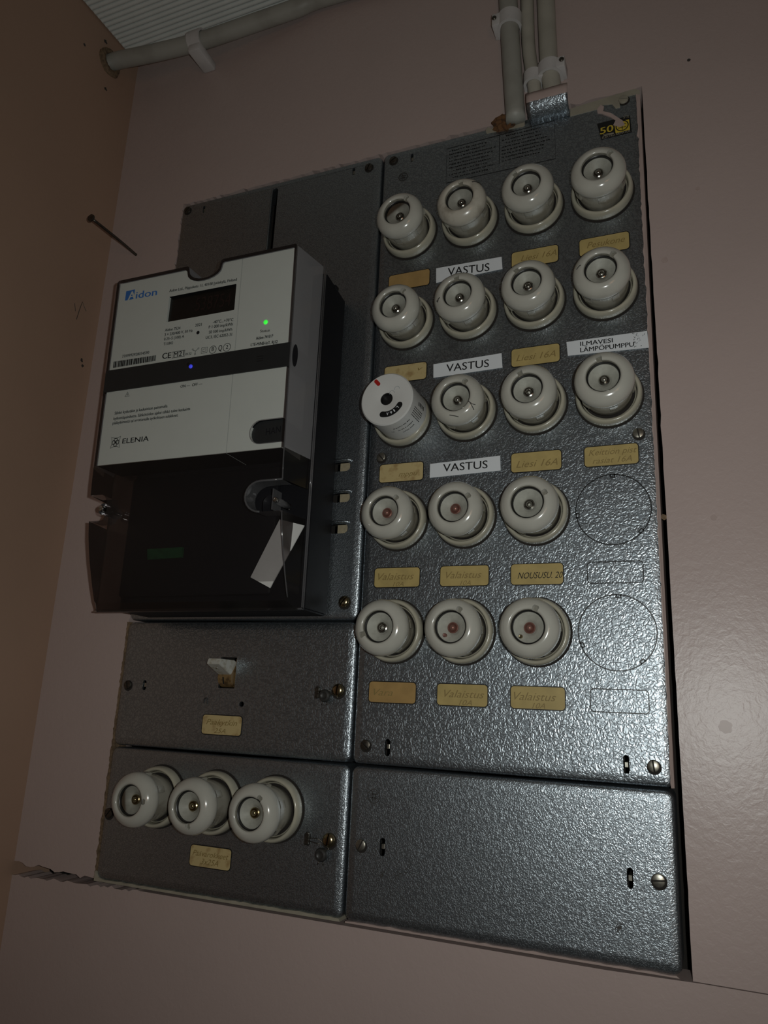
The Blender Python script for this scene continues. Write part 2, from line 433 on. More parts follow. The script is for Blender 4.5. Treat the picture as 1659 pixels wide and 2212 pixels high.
def slot_tab(root, x, z, w=.0026):
    bm = new(); add_box(bm, x-w/2, x+w/2, .0012, .03, z-.0016, z+.0022, .0003)
    return part(root, 'latch_tab', bm, 'steel')
TOP = .7123; XR = .2502; XLFT = -.2507
Z1 = .1177; Z2 = .2356
s_tabs = [(-.0222, .3778), (-.0207, .348), (-.0211, .3189)]
meter_plate = plate('meter_plate', 'tall grey hammered metal plate behind the electricity meter', XLFT, 0, Z2, TOP,
    [stadium(-.1283, -.1222, .40, .7030, 6), vslot(-.2183, .6992, .003, .009), vslot(-.0322, .6998, .003, .009), *[stadium(x-.013, x+.0062, z-.0048, z+.0042, 4) for x, z in s_tabs]], finish='hammertone_fine')
switch_plate = plate('switch_plate', 'grey hammered metal plate carrying the main switch lever', XLFT, 0, Z1, Z2,
    [rrect(-.1366, -.1192, .1746, .2022, .0006, 2), vslot(-.2203, .1745, .0042, .0095), vslot(-.0342, .1745, .0046, .0090), circle(-.11, .1613, .0024, 12)])
fuse_plate = plate('main_fuse_plate', 'grey hammered metal plate under the three main fuses, below the switch plate', XLFT, 0, 0, Z1,
    [vslot(-.0347, .0571, .0046, .0105)], finish='hammertone_fine')
right_plate = plate('fuse_panel_plate', 'large grey hammered metal plate carrying four columns of fuses and labels', 0, XR, Z1, TOP,
    [vslot(.0323, .6984, .0028, .0095), vslot(.0323, .1327, .0048, .0135), vslot(.2179, .1322, .0042, .0135)], corner=.005)
blank_plate = plate('blank_plate', 'empty grey hammered metal plate with a dark smudge, without fuses or switch', 0, XR, 0, Z1,
    [vslot(.0315, .0577, .0046, .0135), vslot(.2178, .0573, .0042, .0135)], finish='hammertone_fine')
for rt, x, z, a in ((meter_plate, -.2408, .7028, .8), (meter_plate, -.0149, .6997, 1.2), (right_plate, .0122, .7007, .6)): screw(rt, x, z, .0042, a, 'dark_steel')
for x, z, a, mt in ((.2355, .7038, 2.9, 'smear_beige'), (.2359, .3839, 1.75, 'steel'), (.0146, .3831, 2.3, 'steel'), (.0129, .1337, 2.4, 'dark_steel'), (.2365, .1325, 1.7, 'steel')): screw(right_plate, x, z, .0043, a, mt)
screw(meter_plate, -.0141, .2522, .0052, .9, 'brass', True)
screw(switch_plate, -.2397, .1743, .0042, 1.8, 'dark_steel')
screw(fuse_plate, -.2428, .0582, .0045, .9, 'dark_steel')
screw(blank_plate, .0131, .0574, .0043, 1.1, 'steel'); screw(blank_plate, .2365, .0581, .0046, .1, 'steel')
for rt, x, z in ((meter_plate, -.2183, .6985), (meter_plate, -.0322, .699), (right_plate, .0323, .6975), (right_plate, .0323, .1333), (right_plate, .2179, .1318), (switch_plate, -.2203, .1745), (blank_plate, .0315, .0577), (blank_plate, .2178, .0568)): slot_tab(rt, x, z)
# long slot: pressed lip on its left, pale strip behind
bm = new(); tube(bm, [(-.1292, -.0004, .703), (-.1292, -.0004, .40)], .0012, 10); part(meter_plate, 'slot_lip', bm, 'hammertone', True)
bm = new(); add_box(bm, -.1262, -.1228, .006, .008, .40, .655); part(meter_plate, 'back_strip', bm, 'conduit')
# three side slots: pale insert and a pressed hood above each
for x, z in s_tabs:
    bm = new(); add_box(bm, x-.0045, x+.0052, .0006, .006, z-.0045, z+.0032, .0004); part(meter_plate, 'slot_insert', bm, 'beige_insert')
    bm = new(); tube(bm, smooth_path([(x-.013, .0004, z+.0056), (x-.006, -.0012, z+.0058), (x+.003, -.0012, z+.0058), (x+.007, .0006, z+.0052)], 5), .0014, 8); part(meter_plate, 'slot_hood', bm, 'hammertone', True)
# pressed maker's emblem
def emblem(root, cx, cz, r):
    bm = new(); ln = lambda p, c=True: ringline(bm, p, .0007, -.0004, c)
    ln(circle(cx, cz, r, 28))
    ln([(cx-r*.65, cz+r*.3), (cx+r*.65, cz+r*.3)], False); ln([(cx-r*.2, cz+r*.8), (cx-r*.2, cz-r*.8)], False)
    ln([(cx+r*.2, cz+r*.3), (cx+r*.2, cz-r*.7)], False); ln([(cx-r*.7, cz-r*.2), (cx+r*.6, cz-r*.25)], False)
    part(root, 'pressed_emblem', bm, 'grime')
emblem(right_plate, .0236, .6784, .0045); emblem(blank_plate, .0224, .0947, .0052)
# knock-outs: two blank discs and two blank label frames
CX = [.0345, .0945, .1545, .2145]
FZ = [.6095, .5137, .4175, .3227, .2267]
LZ = [.5597, .4635, .3673, .2726, .1765]
for k, cz in ((3, FZ[3]), (4, FZ[4])):
    bm = new(); ringline(bm, circle(CX[3], cz, .0285, 72), .0009, -.0002)
    for a in (1.55, 3.28, 5.55) if k == 3 else (1.5, 3.5, 5.4):
        c, s = math.cos(a), math.sin(a); t = (-s, c); px, pz = CX[3]+c*.0275, cz+s*.0275
        ringline(bm, [(px+t[0]*q+c*w, pz+t[1]*q+s*w) for q, w in ((-.0016, .0012), (-.0016, -.0012), (.0016, -.0012), (.0016, .0012))], .0013, -.0002, False)
    part(right_plate, 'knockout_disc', bm, 'black')
    bm = new(); ringline(bm, rrect(CX[3]-.0207, CX[3]+.0207, LZ[k]-.0083, LZ[k]+.0083, .0028), .0008, -.0002); part(right_plate, 'label_frame', bm, 'black')
# ------------------------------------------------------------------ cards and tapes
def card(root, cx, cz, text, mat='card', ink='pencil', w=.0413, h=.0165, sh=.35, big=.0052, yoff=0., rows=None):
    bm = new(); ringline(bm, rrect(cx-w/2-.0004, cx+w/2+.0004, cz-h/2-.0004, cz+h/2+.0004, .003), .0008, -.0002)
    part(root, 'label_frame', bm, 'black')
    bm = new(); prism(bm, rrect(cx-w/2, cx+w/2, cz-h/2, cz+h/2, .0026), -.0005, .0002); cd = part(root, 'label_card', bm, mat)
    cd['label'] = 'yellowed paper card with faint handwriting' if text else 'yellowed paper card'
    if text:
        bm = new()
        for s, x0, x1, z, hh in text: put_text(bm, s, (cx-w/2+x0*w, cz+z), (cx-w/2+x1*w, cz+z+yoff), hh, lambda x, y: -.0005, sh)
        part(root, 'handwriting', bm, ink, parent=cd)
    return cd
card(right_plate, CX[0], LZ[0], [], 'card_tan')
card(right_plate, CX[2], LZ[0], [('Liesi 16A', .2, .97, -.002, .0058)])
card(right_plate, CX[3], LZ[0], [('Pesukone', .15, .92, -.0012, .006)])
card(right_plate, CX[0], LZ[1], [('v', .80, .92, .0005, .004)], 'card_pale')
card(right_plate, CX[2], LZ[1], [('Liesi 16A', .1, .92, -.0035, .006)])
card(right_plate, CX[0], LZ[2], [('mppu', .45, .88, -.004, .0048)], 'card_pale')
card(right_plate, CX[2], LZ[2], [('Liesi 16A', .1, .93, -.0045, .006)])
card(right_plate, CX[3], LZ[2], [('Keittiön pist', .08, .98, .0008, .0052), ('rasiat 16A', .15, .88, -.0062, .005)])
card(right_plate, CX[0], LZ[3], [('Valaistus', .08, .88, -.002, .0062), ('10A', .42, .66, -.0078, .004)])
card(right_plate, CX[1], LZ[3], [('Valaistus', .12, .86, -.002, .006), ('10A', .42, .64, -.0078, .004)])
card(right_plate, CX[2], LZ[3], [('NOUSUSU. 20', .13, 1.0, -.0035, .0052)], ink='ink')
card(right_plate, CX[0], LZ[4], [('Vara', .1, .52, -.0028, .0056)], 'card_tan')
card(right_plate, CX[1], LZ[4], [('Valaistus', .14, .94, -.002, .006), ('10A', .44, .7, -.0078, .0042)])
card(right_plate, CX[2], LZ[4], [('Valaistus', .06, .84, -.002, .0062), ('10A', .4, .64, -.0078, .0042)])
card(switch_plate, -.1288, .1423, [('Pääkytkin', .1, .9, .0, .005), ('25A', .32, .62, -.007, .0042)], 'card_pale')
card(fuse_plate, -.1276, .0328, [('Päävarokkeet', .06, .95, .0, .0046), ('3x25A', .28, .72, -.0062, .0048)], 'card_pale')
def tape(root, quad, texts, label):
    bm = new(); pts = [on_y(*q) for q in quad]; prism(bm, [(p.x, p.z) for p in pts], -.0011, -.0005)
    t = part(root, 'label_tape', bm, 'tape_white'); t['label'] = label
    bm = new()
    for s, a, b, h in texts:
        p0 = on_y(*a); p1 = on_y(*b); hz = on_y(a[0], a[1]-h).z-p0.z
        put_text(bm, s, (p0.x, p0.z), (p1.x, p1.z), hz, lambda x, z: -.0011, bold=.0001)
    part(root, 'lettering', bm, 'ink', parent=t); return t
tape(right_plate, [(943, 612), (1086, 582), (1084, 556), (943, 581)], [('VASTUS', (968, 597), (1058, 586.5), 17)], 'white VASTUS strip half hidden by a fuse, uppermost')
tape(right_plate, [(937, 817), (1086, 795), (1084, 764), (937, 788)], [('VASTUS', (965, 804.5), (1057, 793.5), 16.5)], 'white VASTUS strip, middle')
tape(right_plate, [(929, 1033), (1082, 1017), (1081, 985), (930, 1003)], [('VASTUS', (958, 1020), (1054, 1012), 17)], 'white VASTUS strip, lowest')
tp = tape(right_plate, [(1227, 769.5), (1402, 752), (1398, 716), (1224, 740)], [('ILMAVESI', (1254, 749), (1324, 741), 9.5), ('LÄMPÖPUMPPU', (1254, 762.5), (1370, 749.7), 10)], 'white strip reading ILMAVESI LÄMPÖPUMPPU')
bm = new()
for k in range(26):
    p = on_y(random.uniform(1368, 1398), random.uniform(722, 752)); a = random.uniform(0, PI); q = random.uniform(.0006, .0016)
    ringline(bm, [(p.x, p.z), (p.x+q*math.cos(a), p.z+q*math.sin(a))], .00035, -.0013, False)
part(right_plate, 'scratches', bm, 'grime', parent=tp)
# printed notice (worn, not readable) in two ruled columns
bm = new()
ringline(bm, [(.0690, .6985), (.0690, .6593), (.1742, .6583), (.1738, .7003)], .0006, -.0002); ringline(bm, [(.1216, .6995), (.1216, .667)], .0005, -.0002, False)
for cx0, cx1, zt, nr in ((.0715, .1190, .6950, 9), (.1240, .1715, .6965, 8)):
    for r_ in range(nr):
        x = cx0+random.choice((0, 0, .004)); xe = cx1-random.uniform(0, .012)
        while x < xe:
            wd = random.uniform(.0008, .0022)
            ringline(bm, [(x, zt-r_*.0039+random.uniform(-.0003, .0003)), (x+wd, zt-r_*.0039+random.uniform(-.0003, .0003))], random.uniform(.0007, .0013), -.0002, False)
            x += wd+random.choice((.0004, .0005, .0013))
part(right_plate, 'printed_notice', bm, 'black')
# round maker's sticker 50
def qp(quad): return [(on_y(*q).x, on_y(*q).z) for q in quad]
bm = new(); prism(bm, qp([(1299, 303), (1365, 287), (1361, 250), (1290, 268)]), -.0005, .0002); st = part(right_plate, 'anniversary_sticker', bm, 'black'); st['label'] = 'small black and yellow 50 sticker'
bm = new(); prism(bm, qp([(1330, 289), (1361, 281), (1359, 259), (1327, 267)]), -.0008, -.0004)
for s, a, b, h in (('50', (1297, 292), (1325, 284), 14),): put_text(bm, s, (on_y(*a).x, on_y(*a).z), (on_y(*b).x, on_y(*b).z), .0072, lambda x, z: -.0006, bold=.0002)
part(right_plate, 'yellow_print', bm, 'sticker_yellow', parent=st)
bm = new(); c = on_y(1344, 273)
for rr in (.0052,): ringline(bm, circle(c.x, c.z, rr, 24), .0009, -.0010)
for dz in (-.0018, .0015): ringline(bm, [(c.x-.0035, c.z+dz), (c.x+.0035, c.z+dz)], .0006, -.0010, False)
ringline(bm, [(c.x, c.z+.0015), (c.x, c.z-.0045)], .0006, -.0010, False)
part(right_plate, 'sticker_emblem', bm, 'black', parent=st)
bm = new()
for s, a, b, h in (('ELEKTRO ARMATUR', (1301, 301.5), (1362, 285.5), .0024), ('STE', (1347, 257.5), (1359, 255), .0026)): put_text(bm, s, (on_y(*a).x, on_y(*a).z), (on_y(*b).x, on_y(*b).z), h, lambda x, z: -.0006)
for k in range(2):
    a, b = on_y(1303, 295-k*3), on_y(1326, 289-k*1); ringline(bm, [(a.x, a.z), (b.x, b.z)], .0006, -.0007, False)
part(right_plate, 'pale_print', bm, 'smear_beige', parent=st)
# paint slopped on the plate edges
def smear(root, px, mat, y=-.0007, name='paint_smear'):
    bm = new(); prism(bm, qp(px), y, .0003); return part(root, name, bm, mat)
smear(right_plate, [(1232, 252), (1290, 237), (1300, 228), (1322, 226), (1330, 235), (1340, 233), (1338, 222), (1350, 210), (1382, 202), (1382, 196), (1370, 193), (1232, 236)], 'smear_beige')
smear(right_plate, [(1290, 238), (1298, 228), (1305, 232), (1303, 242), (1320, 246), (1345, 262), (1350, 272), (1338, 276), (1325, 272), (1330, 262), (1318, 254), (1300, 247), (1291, 246)], 'smear_pink', -.0012)
bm = new()
prism(bm, [*rough_line((.2472, .1185), (.2462, .708), .0035, .00022, 0, .12), (.2496, .708), (.2496, .1185)], .0001, .03)
for v in bm.verts:
    if v.co.y < .001 and v.co.x < .2485: v.co.y = -.0004
    elif v.co.y < .001: v.co.y = .0015
part(right_plate, 'painted_edge', bm, 'smear_pink')
bm = new(); prism(bm, [(.0025, -.0002), (.0025, .0008), *rough_line((.01, .0014), (.245, .0012), .005, .00015, 1, .1), (.247, -.0002)], -.0001, .03); part(blank_plate, 'painted_edge', bm, 'smear_pink')
bm = new(); prism(bm, [(-.2505, -.0002), (-.2505, .008), (-.2485, .006), (-.246, .0032), *rough_line((-.24, .0018), (-.003, .0022), .004, .00015, 1, .15), (-.002, -.0002)], -.0003, .03); part(fuse_plate, 'painted_edge', bm, 'smear_beige')
for px, pz, a, b, sd, rt in ((.0475, .040, .010, .0035, 3, blank_plate), (.0325, .0385, .003, .002, 4, blank_plate), (.2085, .0245, .0032, .0022, 5, blank_plate)):
    bm = new(); n = 26; rr = random.Random(sd)
    for k in range(n):
        t = rr.gauss(0, .45); q = rr.gauss(0, .35); x = px+a*t*.8+b*q*.4; z = pz+a*t*.75-b*q
        ringline(bm, [(x, z), (x+rr.uniform(.0004, .0014), z+rr.uniform(-.0003, .0012))], rr.uniform(.0003, .0009), -.0002-.00001*k, False)
    part(rt, 'smudge', bm, 'grime')
bm = new(); rr = random.Random(9)
for k in range(30):
    x = -.1175+abs(rr.gauss(0, .006)); z = .1935+rr.gauss(0, .0025)+(x+.1175)*.35
    ringline(bm, [(x, z), (x+rr.uniform(.0005, .0018), z+rr.uniform(-.0002, .0012))], rr.uniform(.0002, .0007), -.0002-.00001*k, False)
part(switch_plate, 'scuff_mark', bm, 'scuff')
bm = new(); tube(bm, smooth_path([(-.1505, -.0003, .1605), (-.1500, -.0004, .1645), (-.1480, -.0004, .1650), (-.1470, -.0004, .1625), (-.1468, -.0003, .1600)], 4), .0005, 6); part(switch_plate, 'pressed_mark', bm, 'grime', True)

# bent-out flap where the cables enter, and the crumbled filling beside it
bm = new(); prof = [(.0010, .7035), (-.0055, .7050), (-.0115, .7085), (-.0158, .7130), (-.0172, .7175), (-.0172, .7215)]
xs = [.1505+.0375*k/10 for k in range(11)]; rr = random.Random(2)
g = [[bm.verts.new((x+.0006*j*.3, y-.0015*(x-.1505)/.0375, z-.035*(x-.1505)+rr.uniform(-.0003, .0003))) for j, (y, z) in enumerate(prof)] for x in xs]
for i in range(10):
    for j in range(5):
        f = bm.faces.new((g[i][j], g[i+1][j], g[i+1][j+1], g[i][j+1])); f.material_index = 1 if j >= 3 else 0
fl = part(right_plate, 'bent_flap', bm, ['hammertone', 'smear_pink'], True)
md = fl.modifiers.new('thickness', 'SOLIDIFY'); md.thickness = .0012; md.offset = 1
fl['label'] = 'bent-out sheet metal flap half painted pink'
def lump(name, c, s, mat, seed, label, cat, sub=3):
    bm = new(); bmesh.ops.create_icosphere(bm, subdivisions=sub, radius=1); rr = random.Random(seed)
    for v in bm.verts:
        k = 1+rr.uniform(-.22, .22); v.co = Vector((v.co.x*s[0]*k, v.co.y*s[1]*k, v.co.z*s[2]*k))
    o = mesh(name, bm, mat); o.location = c; tag(o, label, cat); return o
lump('crumbled_filler', (.1265, -.0005, .7105), (.0115, .006, .0085), 'rust', 4, 'brown crumbling filler beside the thick grey conduit above the fuse panel', 'filler')
bm = new(); rr = random.Random(8)
pts = []
for k in range(15): pts.append((.108+.038*k/14, .7095+rr.uniform(-.0015, .0022)))
prism(bm, [(.146, .703), (.144, .7020), (.125, .7035), (.109, .7045), *pts], -.0006, .004); part(right_plate, 'torn_edge', bm, 'smear_beige')

# ================================================================== MAIN SWITCH LEVER
lv = thing('switch_lever', 'pale plastic lever of the main switch marked 1, above the Pääkytkin card', 'switch', (-.1278, 0, .185))
def xz_prism(root, name, prof, x0, x1, mat, bev=.0005):
    bm = new(); A = [bm.verts.new((x0, y, z)) for y, z in prof]; B = [bm.verts.new((x1, y, z)) for y, z in prof]; n = len(prof)
    for i in range(n): bm.faces.new((A[i], A[(i+1) % n], B[(i+1) % n], B[i]))
    bm.faces.new(A); bm.faces.new(B); bmesh.ops.recalc_face_normals(bm, faces=bm.faces)
    if bev: bmesh.ops.bevel(bm, geom=list(bm.edges), offset=bev, segments=2, affect='EDGES')
    return mesh(name, bm, mat, root, 30, root.location)
xz_prism(lv, 'handle', [(-.0245, .1948), (-.0225, .1995), (.000, .1995), (.006, .196), (.006, .184), (-.0054, .1866)], -.1345, -.1210, 'lever')
xz_prism(lv, 'drum', [(-.0052, .1868), (-.0050, .1830), (-.0036, .1792), (.0, .1764), (.004, .1754), (.010, .1754), (.010, .199), (.004, .199)], -.1350, -.1206, 'lever_brown')
bm = new(); put_text(bm, '1', (-.1293, .1784), (-.1279, .1784), .0062, lambda x, z: -.0052+max(0, .1835-z)*.36, eps=.0005); mesh('numeral', bm, 'ink', lv, None, lv.location)
bm = new(); lathe(bm, [(.0007, 0), (.0011, -.0003), (.0009, -.0006), (0, -.0006)], 12, (-.1285, -.0170, .1918)); mesh('rivet', bm, 'steel', lv, True, lv.location)
xz_prism(lv, 'side_rail', [(.0012, .1755), (.0012, .2012), (.010, .2012), (.010, .1755)], -.1205, -.1193, 'lever_brown', .0002)

# ================================================================== LEAD SEALS
def wire_seal(root, sx, sz, ex, ez, lx, lz, label):
    screw(root, sx, sz, .0056, 1.45, 'brass', True)
    bm = new(); xz = [(ex-.0018, ez-.0052), (ex+.0018, ez-.0045), (ex+.0019, ez+.0040), (ex-.0002, ez+.0055), (ex-.0022, ez+.0030)]
    prism(bm, xz, -.0028, .006); bmesh.ops.bevel(bm, geom=[e for e in bm.edges if e.calc_length() > .002], offset=.0004, segments=1, affect='EDGES'); part(root, 'seal_eye', bm, 'dark_steel')
    t = thing('wire_seal', label, 'seal', (lx, -.003, lz))
    bm = new(); lathe(bm, [(0, .0026), (.0040, .0024), (.0052, .0010), (.0054, -.0010), (.0046, -.0026), (.0030, -.0030), (.0022, -.0024), (0, -.0022)], 28); mesh('seal_disc', bm, 'seal_lead', t, 40)
    L = Vector((lx, -.003, lz))
    for off, sag in ((.0008, .001), (-.0010, -.0025)):
        bm = new(); p = smooth_path([(ex+.0005, -.0035, ez+off), ((ex+sx)/2, -.0038, (ez+sz)/2+sag), (sx-.005, -.0022, sz-.0025+off), (sx+.001, -.0020, sz-.0062), (lx+.002, -.0030, lz+.004)], 6)
        tube(bm, p, .00038, 6); mesh('seal_wire', bm, 'dark_steel', t, True, L)
    for dx in (-.002, .0016):
        bm = new(); tube(bm, [(lx+dx, -.003, lz-.0045), (lx+dx*1.4, -.0032, lz-.0078)], .00035, 6); mesh('wire_end', bm, 'dark_steel', t, True, L)
wire_seal(switch_plate, -.0149, .1766, -.0342, .1740, -.0256, .1716, 'dark round wire seal hanging by the brass screw of the switch plate')
wire_seal(fuse_plate, -.0153, .0580, -.0347, .0575, -.0200, .0470, 'dark round wire seal hanging by the brass screw of the main fuse plate')

# ================================================================== FUSES
NSEG = 192
CAP = [(.0193, -.0240), (.0205, -.0243), (.0221, -.0250), (.0228, -.0268), (.0228, -.0288), (.0224, -.0312), (.0213, -.0334), (.0198, -.0352), (.0180, -.0366), (.01725, -.03698), (.0172, -.0370), (.01655, -.0373), (.0165, -.03732), (.0156, -.0376), (.0149, -.0377), (.0142, -.0376), (.0136, -.0373), (.0130, -.0366), (.0127, -.0352), (.0127, -.0310)]
CAP_ANG = sorted([s_*a for s_ in (-1, 1) for a in (.105, .107, .150, .152)]+[-PI+2*PI*(k+.5)/80 for k in range(80)]+[0.])
def notch_fn(r, a, y):
    if (abs(a) < .1505 and r < .01652) or (abs(a) < .1055 and r < .01721): return max(y, -.0343)
    return y
def cap_mesh():
    bm = new(); lathe(bm, CAP, NSEG, fn=notch_fn, angs=CAP_ANG); me = bpy.data.meshes.new('cap'); bm.to_mesh(me); bm.free(); return me
cap_me = cap_mesh()
cap_me.materials.append(MATS['ceramic']); cap_me.materials.append(MATS['dirt_shade'])
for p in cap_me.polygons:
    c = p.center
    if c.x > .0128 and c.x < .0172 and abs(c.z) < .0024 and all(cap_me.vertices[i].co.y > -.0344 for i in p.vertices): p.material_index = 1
    elif math.hypot(c.x, c.z) < .01285 and c.y > -.0362: p.material_index = 1  # inner wall of the opening: its brown shadow put into the colour
cap_me.set_sharp_from_angle(angle=math.radians(42)); [setattr(p, 'use_smooth', True) for p in cap_me.polygons]
def barrel_mesh():
    bm = new(); lathe(bm, [(.0180, -.0005), (.0190, -.0020), (.0198, -.0100), (.0204, -.0250), (.0150, -.0255)], 64)
    for k in range(6):
        a0 = 2*PI*k/6+.3; n = 5; hw = .135
        rings = []
        for rr, y, sc in ((.0196, -.0160, .80), (.0216, -.0162, .86), (.0224, -.0176, 1.), (.0226, -.0256, 1.)):
            rings.append([bm.verts.new((rr*math.cos(a0+hw*sc*(2*i/n-1)), y, rr*math.sin(a0+hw*sc*(2*i/n-1)))) for i in range(n+1)])
        for A, B in zip(rings, rings[1:]):
            for i in range(n): bm.faces.new((A[i], A[i+1], B[i+1], B[i]))
        for e in (0, n):
            w = [bm.verts.new((.0190*math.cos(a0+hw*(-1 if e == 0 else 1)), q, .0190*math.sin(a0+hw*(-1 if e == 0 else 1)))) for q in (-.0160, -.0162, -.0176, -.0256)]
            for j in range(3): bm.faces.new((rings[j][e], rings[j+1][e], w[j+1], w[j]))
    bmesh.ops.recalc_face_normals(bm, faces=bm.faces)
    me = bpy.data.meshes.new('barrel'); bm.to_mesh(me); bm.free()
    me.set_sharp_from_angle(angle=math.radians(40)); [setattr(p, 'use_smooth', True) for p in me.polygons]
    return me
barrel_me = barrel_mesh()
def lathe_me(name, prof, n=64, sharp=40):
    bm = new(); lathe(bm, prof, n); me = bpy.data.meshes.new(name); bm.to_mesh(me); bm.free()
    me.set_sharp_from_angle(angle=math.radians(sharp)); [setattr(p, 'use_smooth', True) for p in me.polygons]; return me
ring_me = lathe_me('holder_ring', [(.0240, 0), (.0259, -.0008), (.0263, -.0030), (.0262, -.0062), (.0257, -.0088), (.0248, -.0102), (.0238, -.0105), (.0229, -.0100), (.0224, -.0086), (.0222, -.0040), (.0221, 0)], 72, 60)
collar_me = lathe_me('inner_collar', [(.0217, 0), (.0217, -.0058), (.0213, -.0064), (.0208, -.0060), (.0206, 0)], 64)
groove_me = lathe_me('window_ring', [(.0128, -.0328), (.0127, -.0343), (.0122, -.0347), (.0117, -.0343), (.0115, -.0318)], 48)
face_me = lathe_me('fuse_face', [(.0120, -.0305), (.0116, -.0322), (.0100, -.0311), (.0070, -.0291), (.0050, -.0277), (.0043, -.0264), (0, -.0262)], 48, 60)
glass_me = lathe_me('window_glass', [(.0121, -.0331), (0, -.0336)], 40)
ind_me = lathe_me('indicator', [(.0042, -.0268), (.0044, -.0284), (.0036, -.0290), (.0030, -.0280), (.0024, -.0276), (.0022, -.0298), (.0015, -.0308), (0, -.0311)], 28, 50)
hol_me = lathe_me('indicator', [(.0042, -.0268), (.0044, -.0284), (.0036, -.0288), (.0028, -.0276), (.0022, -.0294), (.0018, -.0296), (.0013, -.0290), (.0010, -.0262), (0, -.0262)], 28, 50)
gap_shade_me = lathe_me('gap_shade', [(.0274, .0002), (.0274, -.0003), (0, -.0003)], 64)  # flat dark disc: hole gap and the ring's shadow painted on the plate
def inst(name, me, mats, root, y=0., ang=0.):
    me2 = me
    o = bpy.data.objects.new(name, me2); link(o, root)
    if not me2.materials: me2.materials.append(MATS[mats])
    o.material_slots[0].link = 'OBJECT'; o.material_slots[0].material = MATS[mats]
    o.location = (0, y, 0); o.rotation_euler = (0, -ang, 0); return o
FUSES = {}
def fuse(x, z, label, ang=1.2, dy=0., ind='silver', hollow=False, mat='ceramic', tab=0., dx=0., dz=0., group='ceramic screw fuses on the large panel', ringy=0.):
    t = thing('screw_fuse', label, 'fuse', (x, 0, z), group); FUSES[(x, z)] = t
    inst('holder_ring', ring_me, 'ring_ceramic', t); inst('inner_collar', collar_me, 'ring_ceramic', t); inst('gap_shade', gap_shade_me, 'dark_void', t)
    b = inst('barrel', barrel_me, 'shaded_barrel_ceramic', t, dy*.9, tab)
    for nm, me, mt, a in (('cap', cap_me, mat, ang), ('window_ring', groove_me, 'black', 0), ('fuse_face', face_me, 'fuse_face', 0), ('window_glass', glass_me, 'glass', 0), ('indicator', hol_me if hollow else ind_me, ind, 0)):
        o = inst(nm, me, mt, t, dy, a); o.location.x = dx; o.location.z = dz
    return t
C_ = 'cream ceramic screw fuse '
fuse(CX[0], FZ[0], C_+'above the uppermost tan card beside the meter plate', .9, -.0015, 'silver', tab=.1)
fuse(CX[1], FZ[0], 'smudged cream ceramic screw fuse above the uppermost VASTUS strip', 1.45, -.0015, 'silver', mat='ceramic_dirty', tab=.3)
fuse(CX[2], FZ[0], C_+'above the uppermost Liesi card, beneath the cable flap', 2.3, -.0015, 'silver', tab=.2)
fuse(CX[3], FZ[0], C_+'above the Pesukone card, beneath the black and yellow sticker', .75, -.0015, 'silver', tab=.3)
fuse(CX[0], FZ[1], C_+'directly above the white cylinder fuse marked L16A', .85, -.0012, 'silver', tab=.1)
fuse(CX[1], FZ[1], C_+'covering the lower part of the uppermost VASTUS strip', 1.6, -.0012, 'silver', tab=.5)
fuse(CX[2], FZ[1], C_+'between the uppermost and middle Liesi cards', 2.2, -.0012, 'silver', hollow=True, tab=.3)
fuse(CX[3], FZ[1], C_+'between the Pesukone card and the ILMAVESI strip', .8, -.0012, 'silver', hollow=True, tab=.7)
fuse(CX[1], FZ[2], 'cracked cream ceramic screw fuse between the middle and lowest VASTUS strips', .95, -.0005, 'silver', mat='ceramic', tab=.9)
fuse(CX[2], FZ[2], C_+'between the middle and lowest Liesi cards', 1.95, -.0005, 'silver', hollow=True, tab=.6)
fuse(CX[3], FZ[2], C_+'between the ILMAVESI strip and the Keittiön card', 1.75, -.006, 'silver', tab=.5)
fuse(CX[0], FZ[3], C_+'with copper indicator under the torn pale card marked mppu', .75, 0, 'copper', tab=.9)
fuse(CX[1], FZ[3], C_+'with copper indicator directly under the lowest VASTUS strip', .55, 0, 'copper', tab=.8)
fuse(CX[2], FZ[3], C_+'with hollow grey indicator above the NOUSUSU card', .45, 0, 'silver', hollow=True, tab=.9)
fuse(CX[0], FZ[4], C_+'with hollow grey indicator above the Vara card', 3.6, 0, 'silver', hollow=True, tab=.9)
f2 = fuse(CX[1], FZ[4], C_+'with red indicator and loose red button beside the Vara fuse', 1.05, 0, 'copper', tab=.7)
f3 = fuse(CX[2], FZ[4], C_+'with red indicator and loose brass button under the NOUSUSU card', 1.15, 0, 'copper', tab=.8)
GM = 'main fuses in a row on the lower plate'
fuse(-.1868, .0775, C_+'with brass indicator, nearest the wall edge of the main fuse plate', .02, -.0055, 'brass', tab=.15, group=GM)
fuse(-.1268, .0775, C_+'with brass indicator, middle of the three main fuses', -1.35, -.0055, 'brass', tab=.2, group=GM)
fuse(-.0668, .0775, C_+'with brass indicator, main fuse nearest the lower wire seal', .95, -.0055, 'brass', tab=.05, group=GM)
for f_, mt in ((f2, 'copper'), (f3, 'brass')):
    bm = new(); lathe(bm, [(.0013, -.0300), (.0016, -.0328), (.0010, -.0336), (0, -.0334)], 16, (-.0052 if mt == 'copper' else -.006, 0, -.0062 if mt == 'copper' else -.0068)); mesh('loose_button', bm, mt, f_, 50)
